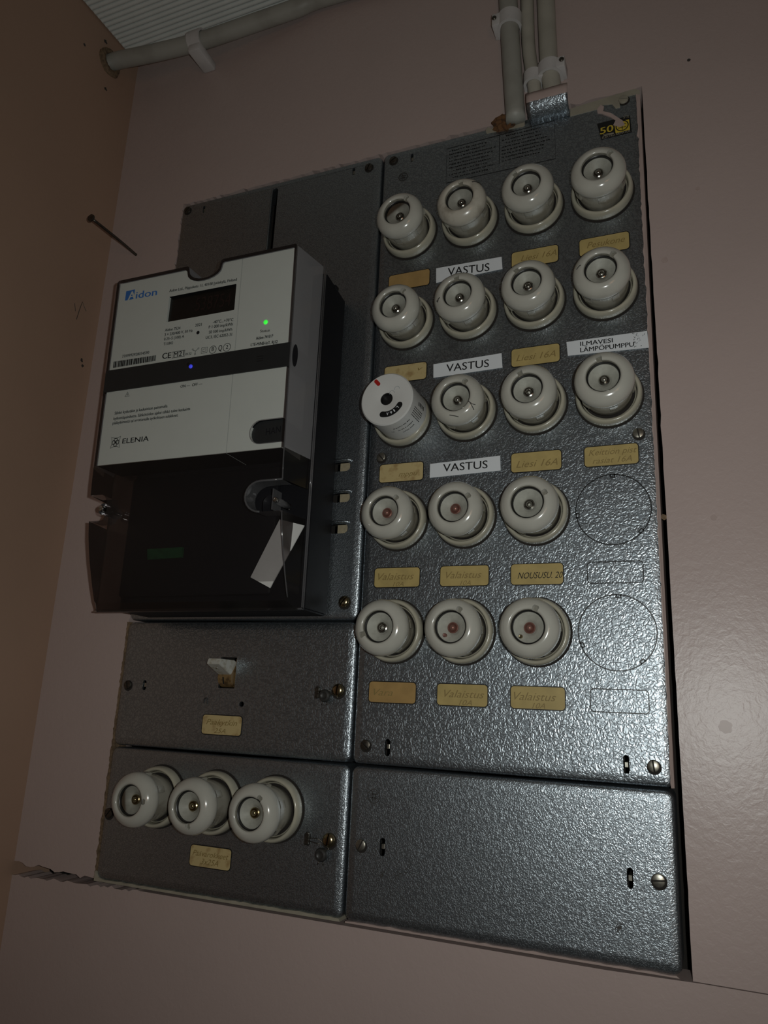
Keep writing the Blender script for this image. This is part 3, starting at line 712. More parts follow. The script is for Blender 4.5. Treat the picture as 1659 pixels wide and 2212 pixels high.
# stains and cracks on three fuses (thin lines on the dome)
def dome_y(r):
    pr = sorted([(q, y) for q, y in CAP if y < -.0285])
    for (a, p), (b, q) in zip(pr, pr[1:]):
        if a <= r <= b: return p+(q-p)*(r-a)/max(b-a, 1e-9)
    return pr[-1][1]
def crack(f, lines, mat='grime', w=.00035, name='crack'):
    dy = next(c for c in f.children if c.name.startswith('cap')).location.y
    bm = new()
    for pts in lines:
        pts = [tuple(p) for p in smooth_path([(x, 0, z) for x, z in pts], 4)]
        tube(bm, [(p[0], dome_y(math.hypot(p[0], p[2]))+dy-.00005, p[2]) for p in pts], w, 5)
    mesh(name, bm, mat, f, True)
def fu(c, r): return FUSES[(CX[c], FZ[r])]
crack(fu(1, 2), [[(.0120, -.0060), (.0150, -.0085), (.0175, -.0090)], [(.0130, -.0068), (.0150, -.0105), (.0160, -.0130)], [(-.0040, -.0165), (.0000, -.0175), (.0035, -.0185)]])
crack(fu(1, 0), [[(.0120, .0125), (.0150, .0135), (.0185, .0128)], [(.0160, .0128), (.0168, .0145)]], w=.0006, name='soot_mark')
crack(fu(1, 1), [[(-.0175, -.0060), (-.0165, -.0035), (-.0150, -.0025)], [(-.0182, -.0045), (-.0165, -.0050)]], w=.0005, name='soot_mark')
crack(fu(3, 1), [[(-.0185, .0025), (-.0165, .0045), (-.0150, .0050)]], w=.0004, name='soot_mark')

# ---- the white automatic cylinder fuse
t = thing('cylinder_fuse', 'white plastic cylinder fuse marked L16A with a red button', 'fuse', (CX[0], 0, FZ[2]))
inst('holder_ring', ring_me, 'ring_ceramic', t); inst('inner_collar', collar_me, 'ring_ceramic', t); inst('gap_shade', gap_shade_me, 'dark_void', t)
FY = -.0455; RB = .0236; KEEP = list(t.children)
bm = new(); lathe(bm, [(.0195, -.0010), (.0200, -.0070), (RB, -.0085), (RB, FY+.0040), (RB+.0003, FY+.0036), (RB+.0003, FY+.0012), (RB-.0008, FY), (.0062, FY), (.0056, FY+.0003), (.0056, FY+.006), (0, FY+.006)], 96); mesh('body', bm, 'white_plastic', t, 35)
bm = new(); lathe(bm, [(.0055, FY+.0008), (.0055, FY+.0055), (0, FY+.0055)], 40); mesh('test_hole', bm, 'black', t, 35)
O = Vector((CX[0], FZ[2]))
def fp(u, v): p = on_y(u, v, FY); return (p.x-CX[0]-.0018, p.z-FZ[2]-.0013)
def strip2d(bm, pts, w, y):
    """round-ended band along pts"""
    ringline(bm, pts, w, y, False)
    for p in (pts[0], pts[-1]): fill(bm, circle(p[0], p[1], w/2, 18), (), y-.00004)
cfx, cfz = fp(835, 861)
bm = new(); strip2d(bm, [fp(812.5, 824), fp(818, 830)], .0034, FY-.0003); mesh('red_button', bm, 'red', t)
arc = []
for k in range(13):
    a = -1.78+k*(1.28/12); arc.append((.0142*math.cos(a), .0142*math.sin(a)))
bm = new(); strip2d(bm, arc, .0052, FY-.0002); pill = mesh('rating_pill', bm, 'print', t)
bm = new()
for ch, a in zip('L16A', (-.72, -.98, -1.2, -1.44)):
    pos = Vector((.0129*math.cos(a), .0129*math.sin(a))); upv = Vector((math.cos(a), math.sin(a))); rt = Vector((math.sin(a), -math.cos(a)))
    w = .0019 if ch != '1' else .0010
    put_text(bm, ch, pos-rt*w/2, pos+rt*w/2, .0027, lambda x, z: FY-.0004, up=upv)
mesh('rating_text', bm, 'tape_white', pill)
bm = new(); a = .72; pos = Vector((.0125*math.cos(a), .0125*math.sin(a)))
for sgn, tx in ((0, 'C'), (1, 'E')):
    p = pos+Vector((-.0045, -.0035))*sgn
    ringline(bm, [(p.x+.0022*math.cos(q), p.y+.0022*math.sin(q)) for q in [(-.9+a+PI*1.2*k/10) for k in range(11)]], .00035, FY-.00015, False)
mesh('ce_mark', bm, 'scuff', t)
bm = new()
def wrap(s, a0, a1, y, h, bold=0):
    V, Fc = glyphs(s); x0 = min(v[0] for v in V); x1 = max(v[0] for v in V); vs = []
    for px, pz in V:
        a = a0+(a1-a0)*(px-x0)/(x1-x0); yy = y-pz*h/.72; rr = RB+.0002
        vs.append(bm.verts.new((rr*math.cos(a), yy, rr*math.sin(a))))
    for f in Fc:
        try: bm.faces.new([vs[i] for i in f])
        except ValueError: pass
rr = random.Random(5)
# rows of small print run round the lower right of the barrel (too worn to read): strokes
def wstroke(a0, a1, y, h):
    vs = [bm.verts.new(((RB+.0002)*math.cos(a), yy, (RB+.0002)*math.sin(a))) for a, yy in ((a0, y), (a1, y), (a1, y+h), (a0, y+h))]; bm.faces.new(vs)
for y, a0, a1 in ((-.0345, -1.45, -.75), (-.0285, -1.35, -.72), (-.0230, -1.25, -.8)):
    a = a0
    while a < a1: w = rr.uniform(.02, .07); wstroke(a, a+w, y+rr.uniform(-.0002, .0002), rr.uniform(.0008, .0013)); a += w+rr.choice((.012, .015, .04))
for k in range(5):
    a = -.58+.075*k; y = -.037
    while y < -.020: w = rr.uniform(.001, .003); wstroke(a, a+.03, y, w); y += w+.0007
for k in range(5): wstroke(-.12+.02*(k % 2), .02+.03*rr.random(), -.030+.0028*k, .0015)
wrap('CE', -1.62, -1.50, -.0270, .0020)
bmesh.ops.recalc_face_normals(bm, faces=bm.faces)
mesh('side_print', bm, 'print', t)
bm = new(); lathe(bm, [(RB-.0006, -.0088), (RB+.0001, -.0100), (RB-.0006, -.0112)], 64); mesh('foot_line', bm, 'grime', t, True)
for o in t.children:
    if o not in KEEP: o.location = (.0018, 0, .0013)      # the body sits a little askew in its holder

# ================================================================== ELECTRICITY METER
MROT = (-.0037, -.0067, .0173); MO = Vector((-.0289, -.0022, .2392))
MW, MH, RIM, INS = .2152, .319, .0482, .0082
meter = thing('electricity_meter', 'white and smoked plastic electricity meter with black band and small display', 'electricity meter', MO, rot=(0, 0, 0))
th = Vector(MROT).length; MM = Matrix.Rotation(th, 3, Vector(MROT)); meter.rotation_euler = MM.to_euler()
ZP = [(-.01, .055), (0, .055), (.006, .057), (.021, .063), (.041, .07), (.061, .0755), (.081, .0787), (.111, .0813), (.13, .0820), (.319, .0865), (.5, .0908)]
def myf(x, z):
    for (a, p), (b, q) in zip(ZP, ZP[1:]):
        if z <= b: return -(p+(q-p)*(z-a)/(b-a))
    return -ZP[-1][1]
MI = MM.transposed()
def ml(u, v, yy=None):
    d = MI@ray(u, v); o = MI@(CP-MO); y = -.083 if yy is None else yy
    for _ in range(12):
        t_ = (y-o.y)/d.y; p = o+d*t_
        if yy is None: y = myf(p.x, p.z)
    return (p.x, p.z)
XF0, XF1 = -MW+INS, -INS            # front left / right edge
# black base against the plate
bm = new(); add_box(bm, -MW+.024, 0, -RIM+.004, -.0006, .0, .309)
for v in bm.verts:
    if v.co.z > .3 and v.co.y < -.02: v.co.z += .006
bmesh.ops.bevel(bm, geom=list(bm.edges), offset=.0015, segments=2, affect='EDGES'); mesh('base', bm, 'black_plastic', meter, 30)
bm = new(); add_box(bm, -.012, .0006, -.0250, -.0180, .309, .3135, .0008); mesh('base_lug', bm, 'black_plastic', meter)
bm = new(); add_box(bm, -MW+.026, -.030, -.0500, -RIM+.004, .012, .126, .003); mesh('terminal_block', bm, 'black_plastic', meter, 30)
# helper: sheet following the meter face
def face_sheet(outer, holes, lift=0., back=None, zcuts=(), side=True, tap=0.):
    bm = new(); loops, fs = fill(bm, outer, holes, 0.)
    for zc in zcuts: bmesh.ops.bisect_plane(bm, geom=list(bm.verts)+list(bm.edges)+list(bm.faces), plane_co=(0, 0, zc), plane_no=(0, 0, 1))
    for v in bm.verts: v.co.y = myf(v.co.x, v.co.z)-lift
    if side:
        be = [e for e in bm.edges if len(e.link_faces) == 1]
        r = bmesh.ops.extrude_edge_only(bm, edges=be)
        for v in r['geom']:
            if isinstance(v, bmesh.types.BMVert): back(v)
    bmesh.ops.recalc_face_normals(bm, faces=bm.faces)
    f0 = max(bm.faces, key=lambda f: -f.calc_center_median().y)
    if f0.normal.y > 0: bmesh.ops.reverse_faces(bm, faces=bm.faces)
    return bm
nL, nR = ml(411, 580)[0], ml(478, 566)[0]; nB = (ml(440, 602)[1]+ml(445, 601)[1])/2
nc, nrad = (nL+nR)/2, (nR-nL)/2
def notch_top(ztop, grow=0.):
    """outline points of the thumb notch, from right to left"""
    h = ztop-(nB-grow); w = nrad+grow; pts = [(nc+w+.0025, ztop), (nc+w+.0006, ztop-.0012), (nc+w, ztop-.003)]
    for k in range(11):
        a = -PI*k/10; pts.append((nc+w*.98*math.cos(a), ztop-(h-min(w, h)*1.)*0-h*(.35+.65*abs(math.sin(a)))))
    pts += [(nc-w, ztop-.003), (nc-w-.0006, ztop-.0012), (nc-w-.0025, ztop)]; return pts
zband1 = (ml(233, 797)[1]+ml(632, 745)[1])/2; zband0 = (ml(226, 845)[1]+ml(628, 795)[1])/2
zlow = (ml(212, 1000)[1]+ml(614, 974)[1])/2; xs = (ml(526, 560)[0]+ml(506, 765)[0]+ml(488, 970)[0])/3
ztp = MH-.0035; PLX0, PLX1 = XF0+.0032, XF1-.0030
def back_to(y, inset=0.):
    def f(v): v.co.y = y
    return f
# white faces: two above the band, two below
def white(name, outer, holes=()):
    bm = face_sheet(outer, holes, 0., back_to(-RIM-.001))
    for f in bm.faces:
        if f.normal.z < -.6: f.material_index = 1        # downward faces coloured black
    return mesh(name, bm, ['meter_white', 'black_plastic'], meter)
lq = [ml(*q) for q in ((367, 640), (509, 617), (505, 670), (361, 693))]
lx0, lx1 = (lq[0][0]+lq[3][0])/2, (lq[1][0]+lq[2][0])/2; lz0, lz1 = (lq[2][1]+lq[3][1])/2, (lq[0][1]+lq[1][1])/2
wp1 = white('display_panel', [(PLX0, zband1), (xs-.0003, zband1), (xs-.0003, ztp), *notch_top(ztp, .0022), (PLX0, ztp)], [rrect(lx0-.0006, lx1+.0006, lz0-.0006, lz1+.0006, .0008, 2)])
wp2 = white('module_panel', [(xs+.0003, zband1), (PLX1, zband1), (PLX1, ztp), (xs+.0003, ztp)])
wp3 = white('lower_panel', [(PLX0, zlow), (xs-.0003, zlow), (xs-.0003, zband0), (PLX0, zband0)])
hq0, hq1 = ml(541, 930), ml(623, 930); hzt, hzb = ml(600, 904)[1], ml(570, 958)[1]
hr = (hzt-hzb)/2
HAN = [(PLX1+.0001, hzt), *[(hq0[0]+hr+hr*math.cos(a), (hzt+hzb)/2+hr*math.sin(a)) for a in [PI/2+PI*k/12 for k in range(13)]], (PLX1+.0001, hzb)]
wp4 = white('port_panel', [(xs+.0003, zlow), (PLX1, zlow), *[p for p in reversed(HAN)], (PLX1, zband0), (xs+.0003, zband0)])
bm = new(); prism(bm, [(p[0], p[1]) for p in HAN], -.0800, -.05); pc = mesh('port_cover', bm, 'band_black', meter)
bm = new(); a, b = ml(571, 938), ml(603, 932); put_text(bm, 'HAN', a, b, .0062, lambda x, z: -.0800); mesh('lettering', bm, 'black_plastic', pc)
bm = new(); ringline(bm, [(p[0]-.0003, p[1]) for p in HAN], .0009, 0, False)
for v in bm.verts: v.co.y = myf(v.co.x, v.co.z)-.0006
mesh('port_rim', bm, 'clear_edge', meter)
# black band
bm = face_sheet([(XF0, zband0), (XF1, zband0), (XF1, zband1), (XF0, zband1)], (), .0012, back_to(-RIM-.002)); bnd = mesh('band', bm, 'band_black', meter)
bm = new()
for k in range(3):
    a, b = ml(556, 772+k*5), ml(570, 770+k*5); ringline(bm, [a, b], .0006, 0, False)
for v in bm.verts: v.co.y = myf(v.co.x, v.co.z)-.0014
mesh('band_marks', bm, 'black', bnd)
c = ml(414, 793); bm = new(); lathe(bm, [(.0019, .0005), (.0018, -.0006), (0, -.0009)], 20, (c[0], myf(*c)-.0012, c[1])); mesh('blue_light', bm, 'led_blue', meter, True)
c = ml(408, 788); bm = new(); fill(bm, circle(c[0], c[1], .0016, 16), (), myf(*c)-.0014); mesh('sensor', bm, 'black', bnd)
c = ml(574, 696); bm = new(); lathe(bm, [(.0021, .0005), (.0020, -.0005), (0, -.0009)], 20, (c[0], myf(*c), c[1])); mesh('green_light', bm, 'led_green', meter, True)
# display
bm = new(); prism(bm, rrect(lx0-.0008, lx1+.0008, lz0-.0008, lz1+.0008, .0005, 2), -.0832, -.08); lcd = mesh('display', bm, 'lcd', meter)
bm = new(); put_text(bm, '538754', ml(418, 670), ml(495, 658), .0145, lambda x, z: -.0832); mesh('digits', bm, 'lcd_digit', lcd)
# print on the white faces
def prints(parent, items, mat='print', nm='printed_text'):
    for it in items:
        bm = new()
        s, u0, v0, u1, v1, h = it[:6]; p0, p1 = ml(u0, v0), ml(u1, v1); hz = (ml(u0, v0-h)[1]-p0[1])
        put_text(bm, s, p0, p1, hz, myf, eps=.0003, bold=it[6] if len(it) > 6 else .00009)
        mesh(nm, bm, mat, parent)
def B(x, y): return 240+x/5.53, 560+y/5.53
def A_(x, y): return 150+x/2.5523, 500+y/2.5523
def Cz(x, y): return 480+x/5.53, 520+y/5.53
def it(s, f, a, b, h, bold=None): r = (s, *f(*a), *f(*b), h); return r if bold is None else r+(bold,)
prints(wp1, [it('Aidon Ltd., Piippukatu 11, 40100 Jyväskylä, Finland', B, (697, 395), (1503, 257), 5.8), it('Aidon 7534', B, (645, 865), (828, 838), 6), it('3 × 230/400 V, 50 Hz', B, (640, 920), (975, 868), 6),
    it('0.25–5 (100) A', B, (633, 973), (872, 938), 6), it('T11842', B, (627, 1032), (740, 1015), 6), it('2021', B, (1005, 808), (1083, 796), 6.2), it('-40°C...+70°C', B, (1217, 770), (1460, 738), 6.4),
    it('P 1 000 imp/kWh', B, (1168, 830), (1455, 793), 6.4), it('S0 500 imp/kWh', B, (1170, 890), (1447, 855), 6.4), it('UC3, IEC 62052-31', B, (1132, 955), (1445, 915), 6.4),
    it('7359992928034590', B, (133, 1178), (455, 1130), 6), it('CE', B, (612, 1192), (715, 1180), 12.5, .0002), it('M21', B, (748, 1172), (872, 1152), 11), it('0122', B, (890, 1150), (960, 1140), 5),
    it('B', B, (1203, 1098), (1230, 1094), 8.5), it('Q', B, (1282, 1098), (1325, 1090), 12.5), it('2', B, (1372, 1073), (1398, 1069), 8.5)])
prints(wp2, [it('Aidon 7410 P', Cz, (405, 1185), (608, 1155), 6.6, .00012), it('LTE-M/NB-IoT, RJ12', Cz, (343, 1262), (662, 1225), 6.6, .00012)])
prints(wp2, [it('Status', Cz, (455, 1098), (568, 1085), 6)], 'grime', 'status_text')
prints(wp3, [it('ON —  OFF —', A_, (613, 863), (733, 847), 6.2), it('Sähkö kytketään ja katkaistaan painamalla', A_, (250, 1010), (541, 970), 6.2, .0001), it('kytkentäpainiketta. Sähkötöiden ajaksi sähkö tulee katkaista', A_, (244, 1040), (666, 985), 6.2, .0001),
    it('pääkytkimestä tai irrottamalla työkohteen sulakkeet.', A_, (239, 1065), (600, 1020), 6.2, .0001), it('ELENIA', A_, (292, 1170), (437, 1155), 11, .00012)])
# logo, symbols, bars
def flat(parent, name, mat, draw, lift=.0003):
    bm = new(); draw(bm)
    for v in bm.verts: v.co.y = myf(v.co.x, v.co.z)-lift
    return mesh(name, bm, mat, parent)
lg = flat(wp1, 'logo_block', 'print_blue', lambda bm: fill(bm, [ml(*q) for q in (B(168, 497), B(272, 476), B(288, 362), B(183, 385))]))
prints(wp1, [it('idon', B, (296, 472), (546, 430), 15, .0002)], 'print_blue', 'logo_text')
prints(wp1, [it('A', B, (205, 492), (290, 474), 17.5, .0004)], 'meter_white', 'logo_letter')
for o in wp1.children:
    if o.name.startswith('logo_letter'):
        for v in o.data.vertices: v.co.y -= .0003
def symbols(bm):
    L = lambda pts, w=.0004, c=False: ringline(bm, [ml(*B(*p)) for p in pts], w, 0, c)
    L([(735, 1112), (885, 1087), (880, 1158), (728, 1182)], .0005, True)
    L([(980, 1085), (1010, 1098), (1042, 1070)]); L([(1010, 1098), (1005, 1132)])
    for q in ((977, 1078), (1046, 1066), (1004, 1136)):
        c = ml(*B(*q)); ringline(bm, circle(c[0], c[1], .0007, 10), .0003, 0)
    L([(1085, 1062), (1155, 1050), (1147, 1115), (1077, 1127)], .0005, True); L([(1100, 1077), (1138, 1070), (1132, 1100), (1094, 1107)], .0005, True)
    for q, rr in (((1217, 1082), .0036), ((1385, 1054), .0038)):
        c = ml(*B(*q)); ringline(bm, circle(c[0], c[1], rr, 28), .0005, 0)
    c = ml(*B(1040, 878)); fill(bm, circle(c[0], c[1], .0017, 18))
    tl, tr, bl, br = (ml(*B(*q)) for q in ((35, 1225), (543, 1147), (25, 1300), (538, 1214)))
    rr = random.Random(12); s = 0.
    while s < 1:
        w = rr.choice((.008, .010, .016, .022, .03)); e = min(1, s+w)
        lp = lambda a, b, t_: (a[0]+(b[0]-a[0])*t_, a[1]+(b[1]-a[1])*t_)
        fill(bm, [lp(bl, br, s), lp(bl, br, e), lp(tl, tr, e), lp(tl, tr, s)]); s = e+rr.choice((.006, .008, .010, .014))
flat(wp1, 'printed_symbols', 'print', symbols)
def emb2(bm):
    cx, cz = ml(*A_(255, 1163)); r = .0058; L = lambda p, c=True: ringline(bm, p, .0006, 0, c)
    pts = []
    for k in range(4):
        a = PI/4+k*PI/2; pts.append((cx+r*1.3*math.cos(a), cz+r*1.3*math.sin(a))); pts.append((cx+r*.62*math.cos(a+PI/4), cz+r*.62*math.sin(a+PI/4)))
    L(pts)
    for k in range(4):
        a = k*PI/2; L(circle(cx+r*.36*math.cos(a), cz+r*.36*math.sin(a), r*.34, 14))
        pass
flat(wp3, 'printed_emblem', 'print', emb2)
def warn(bm):
    L = lambda p, c=True: ringline(bm, p, .0006, 0, c)
    c = ml(*A_(320, 900)); L([(c[0]-.0024, c[1]-.0018), (c[0]+.0024, c[1]-.0018), (c[0], c[1]+.0026)]); L([(c[0], c[1]-.001), (c[0], c[1]+.001)], False)
flat(wp3, 'warning_triangle', 'print', warn)
# clear hood round the upper half: front lip, then sides back to the rim
def taper(v):
    k = (-v.co.y-RIM)/(.083-RIM)
    v.co.x += (-INS if v.co.x < -MW/2 and v.co.x < XF0+.002 else (INS if v.co.x > XF1-.002 else 0))*.8
    if v.co.z > MH-.002: v.co.z += .0015
    if v.co.z < .003: v.co.z -= .0035
    v.co.y = -RIM
zc = zlow
inner = [(PLX0-.0002, zc), (PLX0-.0002, ztp+.0002), *reversed(notch_top(ztp+.0002, .0020)), (PLX1+.0002, ztp+.0002), (PLX1+.0002, zc)]
outer_hood = [(XF0, zc), (XF0, MH-.002), (XF0+.002, MH), *reversed(notch_top(MH, 0.)), (XF1-.002, MH), (XF1, MH-.002), (XF1, zc)]
bm = face_sheet([*outer_hood, *reversed(inner)], (), .0010, lambda v: None, (), False)
mesh('hood_lip', bm, 'lip_cover', meter)
bm = new(); fr = [bm.verts.new((x, myf(x, z)-.0010, z)) for x, z in outer_hood]; bk = []
for v in fr:
    w = bm.verts.new(v.co); taper(w); bk.append(w)
for i in range(len(fr)-1): bm.faces.new((fr[i], fr[i+1], bk[i+1], bk[i]))
bmesh.ops.recalc_face_normals(bm, faces=bm.faces); mesh('hood_sides', bm, 'side_cover', meter)
# smoked terminal cover with a screw notch at its left edge and a screw pocket at the right
sn1, sn0 = ml(193, 1072)[1], ml(190, 1127)[1]
NOT = [(XF0, sn0), (XF0+.004, sn0-.0002), *[(XF0+.0135+.0060*math.cos(a), (sn0+sn1)/2+(sn1-sn0)/2*math.sin(a)) for a in [-PI/2+PI*k/8 for k in range(9)]], (XF0+.004, sn1+.0002), (XF0, sn1)]
p0, p1 = ml(531, 1070), ml(612, 1070); pzt, pzb = ml(580, 1038)[1], ml(565, 1106)[1]; pr_ = (pzt-pzb)/2
POC = [(XF1, pzt), *[(p0[0]+pr_*1.1+pr_*1.1*math.cos(a), (pzt+pzb)/2+pr_*math.sin(a)) for a in [PI/2+PI*k/12 for k in range(13)]], (XF1, pzb)]
lowout = [(XF0+.0016, .0058), (XF1-.0016, .0058), (XF1, .008), *reversed(POC), (XF1, zlow), (XF0, zlow), *reversed(NOT), (XF0, .008)]
zcuts = [.012, .021, .031, .041, .051, .061, .071, .081, .095, .111]
bm = new(); fill(bm, lowout, (), 0.)
for q in zcuts: bmesh.ops.bisect_plane(bm, geom=list(bm.verts)+list(bm.edges)+list(bm.faces), plane_co=(0, 0, q), plane_no=(0, 0, 1))
for v in bm.verts: v.co.y = myf(v.co.x, v.co.z)-.0012
for f in bm.faces: f.smooth = True
tcov = mesh('terminal_cover', bm, 'smoke_cover', meter)
def side_strip(name, pts, mat, tfun, dense=True):
    P = []
    for a, b in zip(pts, pts[1:]):
        n = max(1, int(abs(b[1]-a[1])/.01)) if dense else 1
        P += [(a[0]+(b[0]-a[0])*k/n, a[1]+(b[1]-a[1])*k/n) for k in range(n)]
    P.append(pts[-1]); bm = new()
    fr = [bm.verts.new((x, myf(x, z)-.0012, z)) for x, z in P]; bk = []
    for v in fr:
        w = bm.verts.new(v.co); tfun(w); bk.append(w)
    for i in range(len(P)-1): bm.faces.new((fr[i], fr[i+1], bk[i+1], bk[i]))
    bmesh.ops.recalc_face_normals(bm, faces=bm.faces)
    return mesh(name, bm, mat, meter, 30)
def tb(v):
    if v.co.x < XF0+.002: v.co.x -= INS*.8
    if v.co.x > XF1-.002: v.co.x += INS*.8
    if v.co.z < .009: v.co.z -= .0068 if v.co.z < .007 else .0045
    v.co.y = -RIM
side_strip('cover_side', [(XF0, sn0), (XF0, .008), (XF0+.0016, .0058), (XF1-.0016, .0058), (XF1, .008), (XF1, pzb)], 'cover_wall', tb)
side_strip('cover_side', [(XF1, pzt), (XF1, zlow)], 'cover_wall', tb); side_strip('cover_side', [(XF0, zlow), (XF0, sn1)], 'cover_wall', tb)
def pocket(v): v.co.y += .016
side_strip('screw_notch', NOT, 'clear_edge', pocket, False); side_strip('screw_pocket', POC, 'clear_edge', pocket, False)
bm = new(); add_box(bm, -MW+.001, -MW+.030, -RIM+.0005, -RIM+.0020, .001, zlow+.02); mesh('shade_sheet', bm, 'cover_wall', meter)  # added tinted sheet, darkens the wall seen through the cover
# bright moulded edges
def edge_line(name, pts, r, mat='clear_edge'):
    bm = new(); tube(bm, pts, r, 8); return mesh(name, bm, mat, meter, True)
edge_line('moulded_edge', [(x, myf(x, z)-.0012, z) for x, z in POC[:-1]], .0009)
edge_line('moulded_edge', [(XF1, myf(0, z)-.0012, z) for z in [.008+(pzb-.008)*k/10 for k in range(11)]], .0006)
edge_line('moulded_edge', [(XF1, myf(0, z)-.0012, z) for z in (pzt, (pzt+zlow)/2, zlow, .2, MH-.002)], .0006)
edge_line('rim_edge', [(.0002, -RIM-.0008, .001), (.0002, -RIM-.0008, MH+.001)], .0007); edge_line('rim_edge', [(.0004, -RIM+.0016, .001), (.0004, -RIM+.0016, MH-.004)], .0006)
edge_line('rim_edge', [(-MW, -RIM, .0), (0, -RIM, .0)], .0008)
bm = new(); add_box(bm, -MW+.001, 0, -RIM, -RIM+.004, -.0008, .0015, .0006); mesh('bottom_rim', bm, 'smoke_cover', meter)
# screws of the cover
def cover_screw(cx, cz, y0, y1, r):
    bm = new(); lathe(bm, [(0, 0), (r*.35, 0), (r*.45, -.0010), (r*.8, -.0012), (r, -.0004), (r, .0018), (r*.6, .0022), (r*.6, y1-y0), (0, y1-y0)], 24, (cx, y0, cz)); return mesh('cover_screw', bm, 'silver', meter, 35)
c = ml(594, 1079); cover_screw(c[0], c[1], -.0790, -.0600, .0022); bm = new(); tube(bm, [(c[0], -.0740, c[1]), (c[0], -.0560, c[1])], .0030, 16); mesh('screw_sleeve', bm, 'clear_edge', meter, True)
bm = new(); prism(bm, stadium(c[0]-.020, c[0]-.006, c[1]-.009, c[1]+.009), -.0645, -.060); mesh('pocket_floor', bm, 'black_plastic', meter)
bm = new(); add_box(bm, c[0]-.0035, c[0]-.0026, -.078, -.064, c[1]-.008, c[1]+.010); mesh('pocket_rib', bm, 'clear_edge', meter)
c = ml(219, 1098, -.074); cover_screw(c[0], c[1], -.0740, -.0500, .0029); bm = new(); lathe(bm, [(.0055, -.0715), (.0055, -.0520)], 24, (c[0], 0, c[1])); mesh('screw_sleeve', bm, 'clear_edge', meter, True)
# things seen through the smoked cover
bm = new(); q = [ml(u, v, -.0585) for u, v in ((318, 1186), (394, 1182), (392, 1204), (318, 1209))]; prism(bm, [q[3], q[2], q[1], q[0]], -.0585, -.056); mesh('terminal_strip', bm, 'green_strip', meter)
bm = new(); q = [ml(u, v, -.0640) for u, v in ((541, 1247), (583, 1270), (657, 1135), (604, 1122))]; prism(bm, q, -.0640, -.0630); nt_ = mesh('inside_note', bm, 'white_plastic', meter)
nt_['label'] = 'blank white slip seen behind the smoked cover'
# oval press mark at the band end
c = (XF1+.0035, (zband0+zband1)/2); bm = new(); fill(bm, circle(0, 0, 1, 28))
for v in bm.verts: v.co = Vector((XF1+.0012+.0024*(v.co.x+1)*.5, -.0835+.0052*(v.co.x+1)*.5, c[1]+.0105*v.co.z))
mesh('band_end', bm, 'black_plastic', meter)

# ================================================================== NAIL, CABLES, CONDUITS
t = thing('bent_nail', 'long dark nail sticking out of the wall between the corner and the meter plate', 'nail', (-.311, WY, .662))
bm = new(); tube(bm, smooth_path([(0, .004, 0), (0.0005, -.03, .0004), (0, -.0705, 0)], 4), .0016, 12); mesh('shank', bm, 'dark_steel', t, True)
bm = new(); lathe(bm, [(.0016, -.0695), (.0040, -.0708), (.0044, -.0718), (.0040, -.0730), (0, -.0733)], 24); mesh('head', bm, 'dark_steel', t, 40)
def cable(name, label, pts, r, mat, cat='cable', group=None):
    bm = new(); tube(bm, smooth_path(pts, 8), r, 24); return tag(mesh(name, bm, mat, None, True), label, cat, group)
y1, y2, y3 = WY-.0092, WY-.0068, WY-.0086
cable('grey_conduit', 'thick grey cracked conduit running up the wall beside two thinner cables', [(.1262, y1, .944), (.1312, y1, .8476), (.1340, y1, .79), (.1388, y1, .7060)], .0092, 'conduit', 'conduit')
cable('white_cable', 'thinner of the two pale cables entering behind the bent flap', [(.1478, y2, .944), (.1497, y2, .8405), (.1508, y2, .79), (.1550, y2, .750), (.1583, y2+.003, .7115)], .0064, 'cable')
cable('white_cable', 'thicker of the two pale cables entering behind the bent flap', [(.1655, y3, .944), (.1684, y3, .8331), (.1695, y3, .79), (.1710, y3, .752), (.1760, y3+.003, .7115)], .0085, 'cable')
def clip(label, x, y, z, r, side, h=.0125):
    t = thing('cable_clip', label, 'cable clip', (x, y, z), 'white cable clips on the wall')
    bm = new(); A = []; n = 18; ro = r+.0030
    for zz in (-h/2, h/2):
        row = []
        for k in range(n+1):
            a = PI+PI*k/n
            row.append((bm.verts.new(((r+.0002)*math.cos(a), (r+.0002)*math.sin(a), zz)), bm.verts.new((ro*math.cos(a), ro*math.sin(a), zz))))
        # legs down to the wall
        row = [(bm.verts.new((-(r+.0002), WY-y, zz)), bm.verts.new((-ro, WY-y, zz)))]+row+[(bm.verts.new((r+.0002, WY-y, zz)), bm.verts.new((ro, WY-y, zz)))]
        A.append(row)
    for k in range(n+2):
        a, b, c, d = A[0][k], A[0][k+1], A[1][k+1], A[1][k]
        bm.faces.new((a[0], b[0], b[1], a[1])); bm.faces.new((d[0], c[0], c[1], d[1])); bm.faces.new((a[1], b[1], c[1], d[1])); bm.faces.new((a[0], b[0], c[0], d[0]))
    bmesh.ops.recalc_face_normals(bm, faces=bm.faces); mesh('strap', bm, 'clip_white', t, 40)
    x0, x1 = (r*.7, ro+.0036) if side > 0 else (-ro-.0036, -r*.7)
    bm = new(); add_box(bm, x0, x1, -ro*.78, WY-y, -h*.47, h*.47, .0012); mesh('ear', bm, 'clip_white', t, 40)
    bm = new(); lathe(bm, [(.0022, 0), (.0024, -.0008), (.0018, -.0016), (0, -.0018)], 18, ((x1 if side > 0 else x0)-.0028*side, -ro*.78, .001)); mesh('nail_head', bm, 'dark_steel', t, 40)
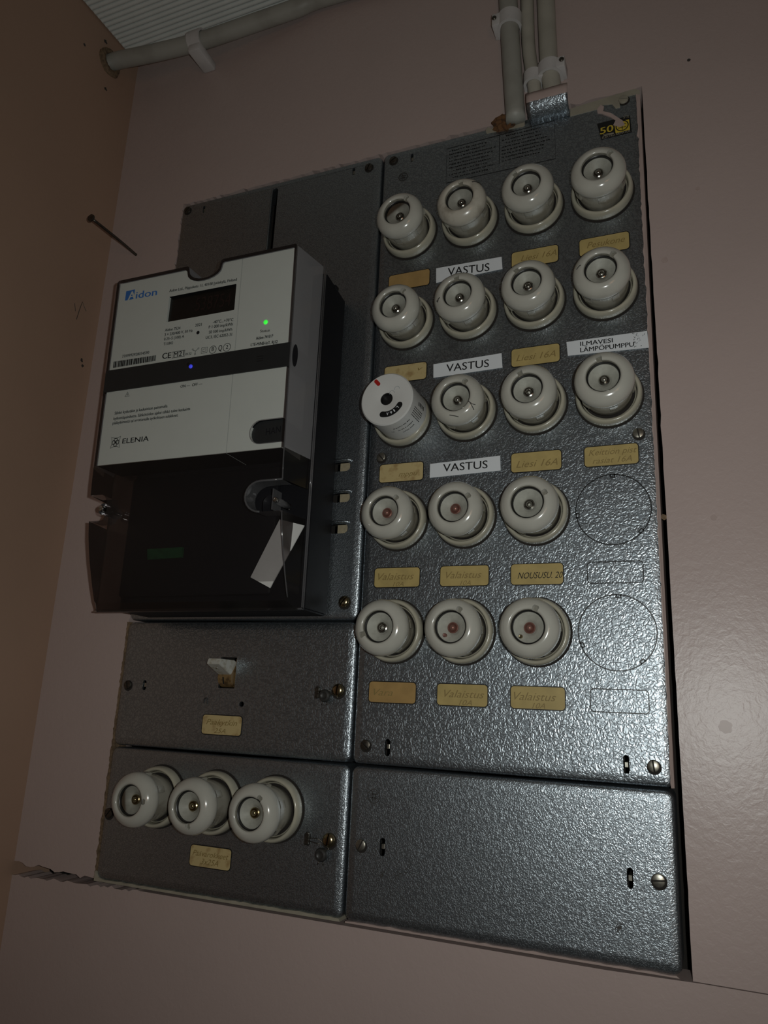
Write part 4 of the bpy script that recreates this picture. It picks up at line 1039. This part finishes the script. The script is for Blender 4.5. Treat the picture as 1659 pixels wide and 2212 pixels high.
clip('white clip holding the thick grey conduit', .1325, y1, .8225, .0092, -1, .0150)
clip('small white clip holding the thinner pale cable', .1552, y2, .7495, .0064, 1, .0115)
clip('white clip holding the thicker pale cable', .1712, y3, .7515, .0085, 1, .0125)
# conduit under the ceiling
path = [(XL-.01, -.0420, .9085), on_x(262, 129, XL+.012), *[on_y(*q) for q in ((330, 115, -.033), (430, 90, -.024), (560, 46, -.015), (640, 18, -.011), (690, -3, -.009))], (.0, -.0085, .932), (.08, -.0080, .933), (.6, -.0080, .933), (1.25, -.0080, .933)]
cc = cable('ceiling_conduit', 'grey paint-flecked conduit bending along the wall under the ceiling', path, .0098, 'conduit', 'conduit')
t = thing('wall_sleeve', 'brown ring where the ceiling conduit enters the left wall', 'wall sleeve', (XL, -.0420, .9085))
bm = new(); lathe(bm, [(.0100, .0), (.0102, -.0042), (.0148, -.0036), (.0168, -.0005), (.0170, .001)], 30, fn=None)
for v in bm.verts:
    k = 1+random.uniform(-.05, .05); v.co = Vector((-v.co.y, v.co.x*k, v.co.z*k))
mesh('collar', bm, 'raw_board', t, True)
t = thing('cable_clip', 'white clip holding the conduit under the ceiling', 'cable clip', on_y(428, 90, -.024), 'white cable clips on the wall')
bm = new(); n = 16; rows = []
for xx in (-.0085, .0085):
    rows.append([(bm.verts.new((xx, .0101*math.cos(a), .0101*math.sin(a))), bm.verts.new((xx, .0126*math.cos(a), .0126*math.sin(a)))) for a in [PI*.35+PI*1.3*k/n for k in range(n+1)]])
for k in range(n):
    a, b, c, d = rows[0][k], rows[0][k+1], rows[1][k+1], rows[1][k]
    bm.faces.new((a[0], b[0], b[1], a[1])); bm.faces.new((d[0], c[0], c[1], d[1])); bm.faces.new((a[1], b[1], c[1], d[1])); bm.faces.new((a[0], b[0], c[0], d[0]))
bmesh.ops.recalc_face_normals(bm, faces=bm.faces); mesh('strap', bm, 'clip_white', t, 40)
bm = new(); add_box(bm, -.0080, .0090, -.0075, .027, -.0195, -.0085, .0025); mesh('ear', bm, 'clip_white', t, 40)
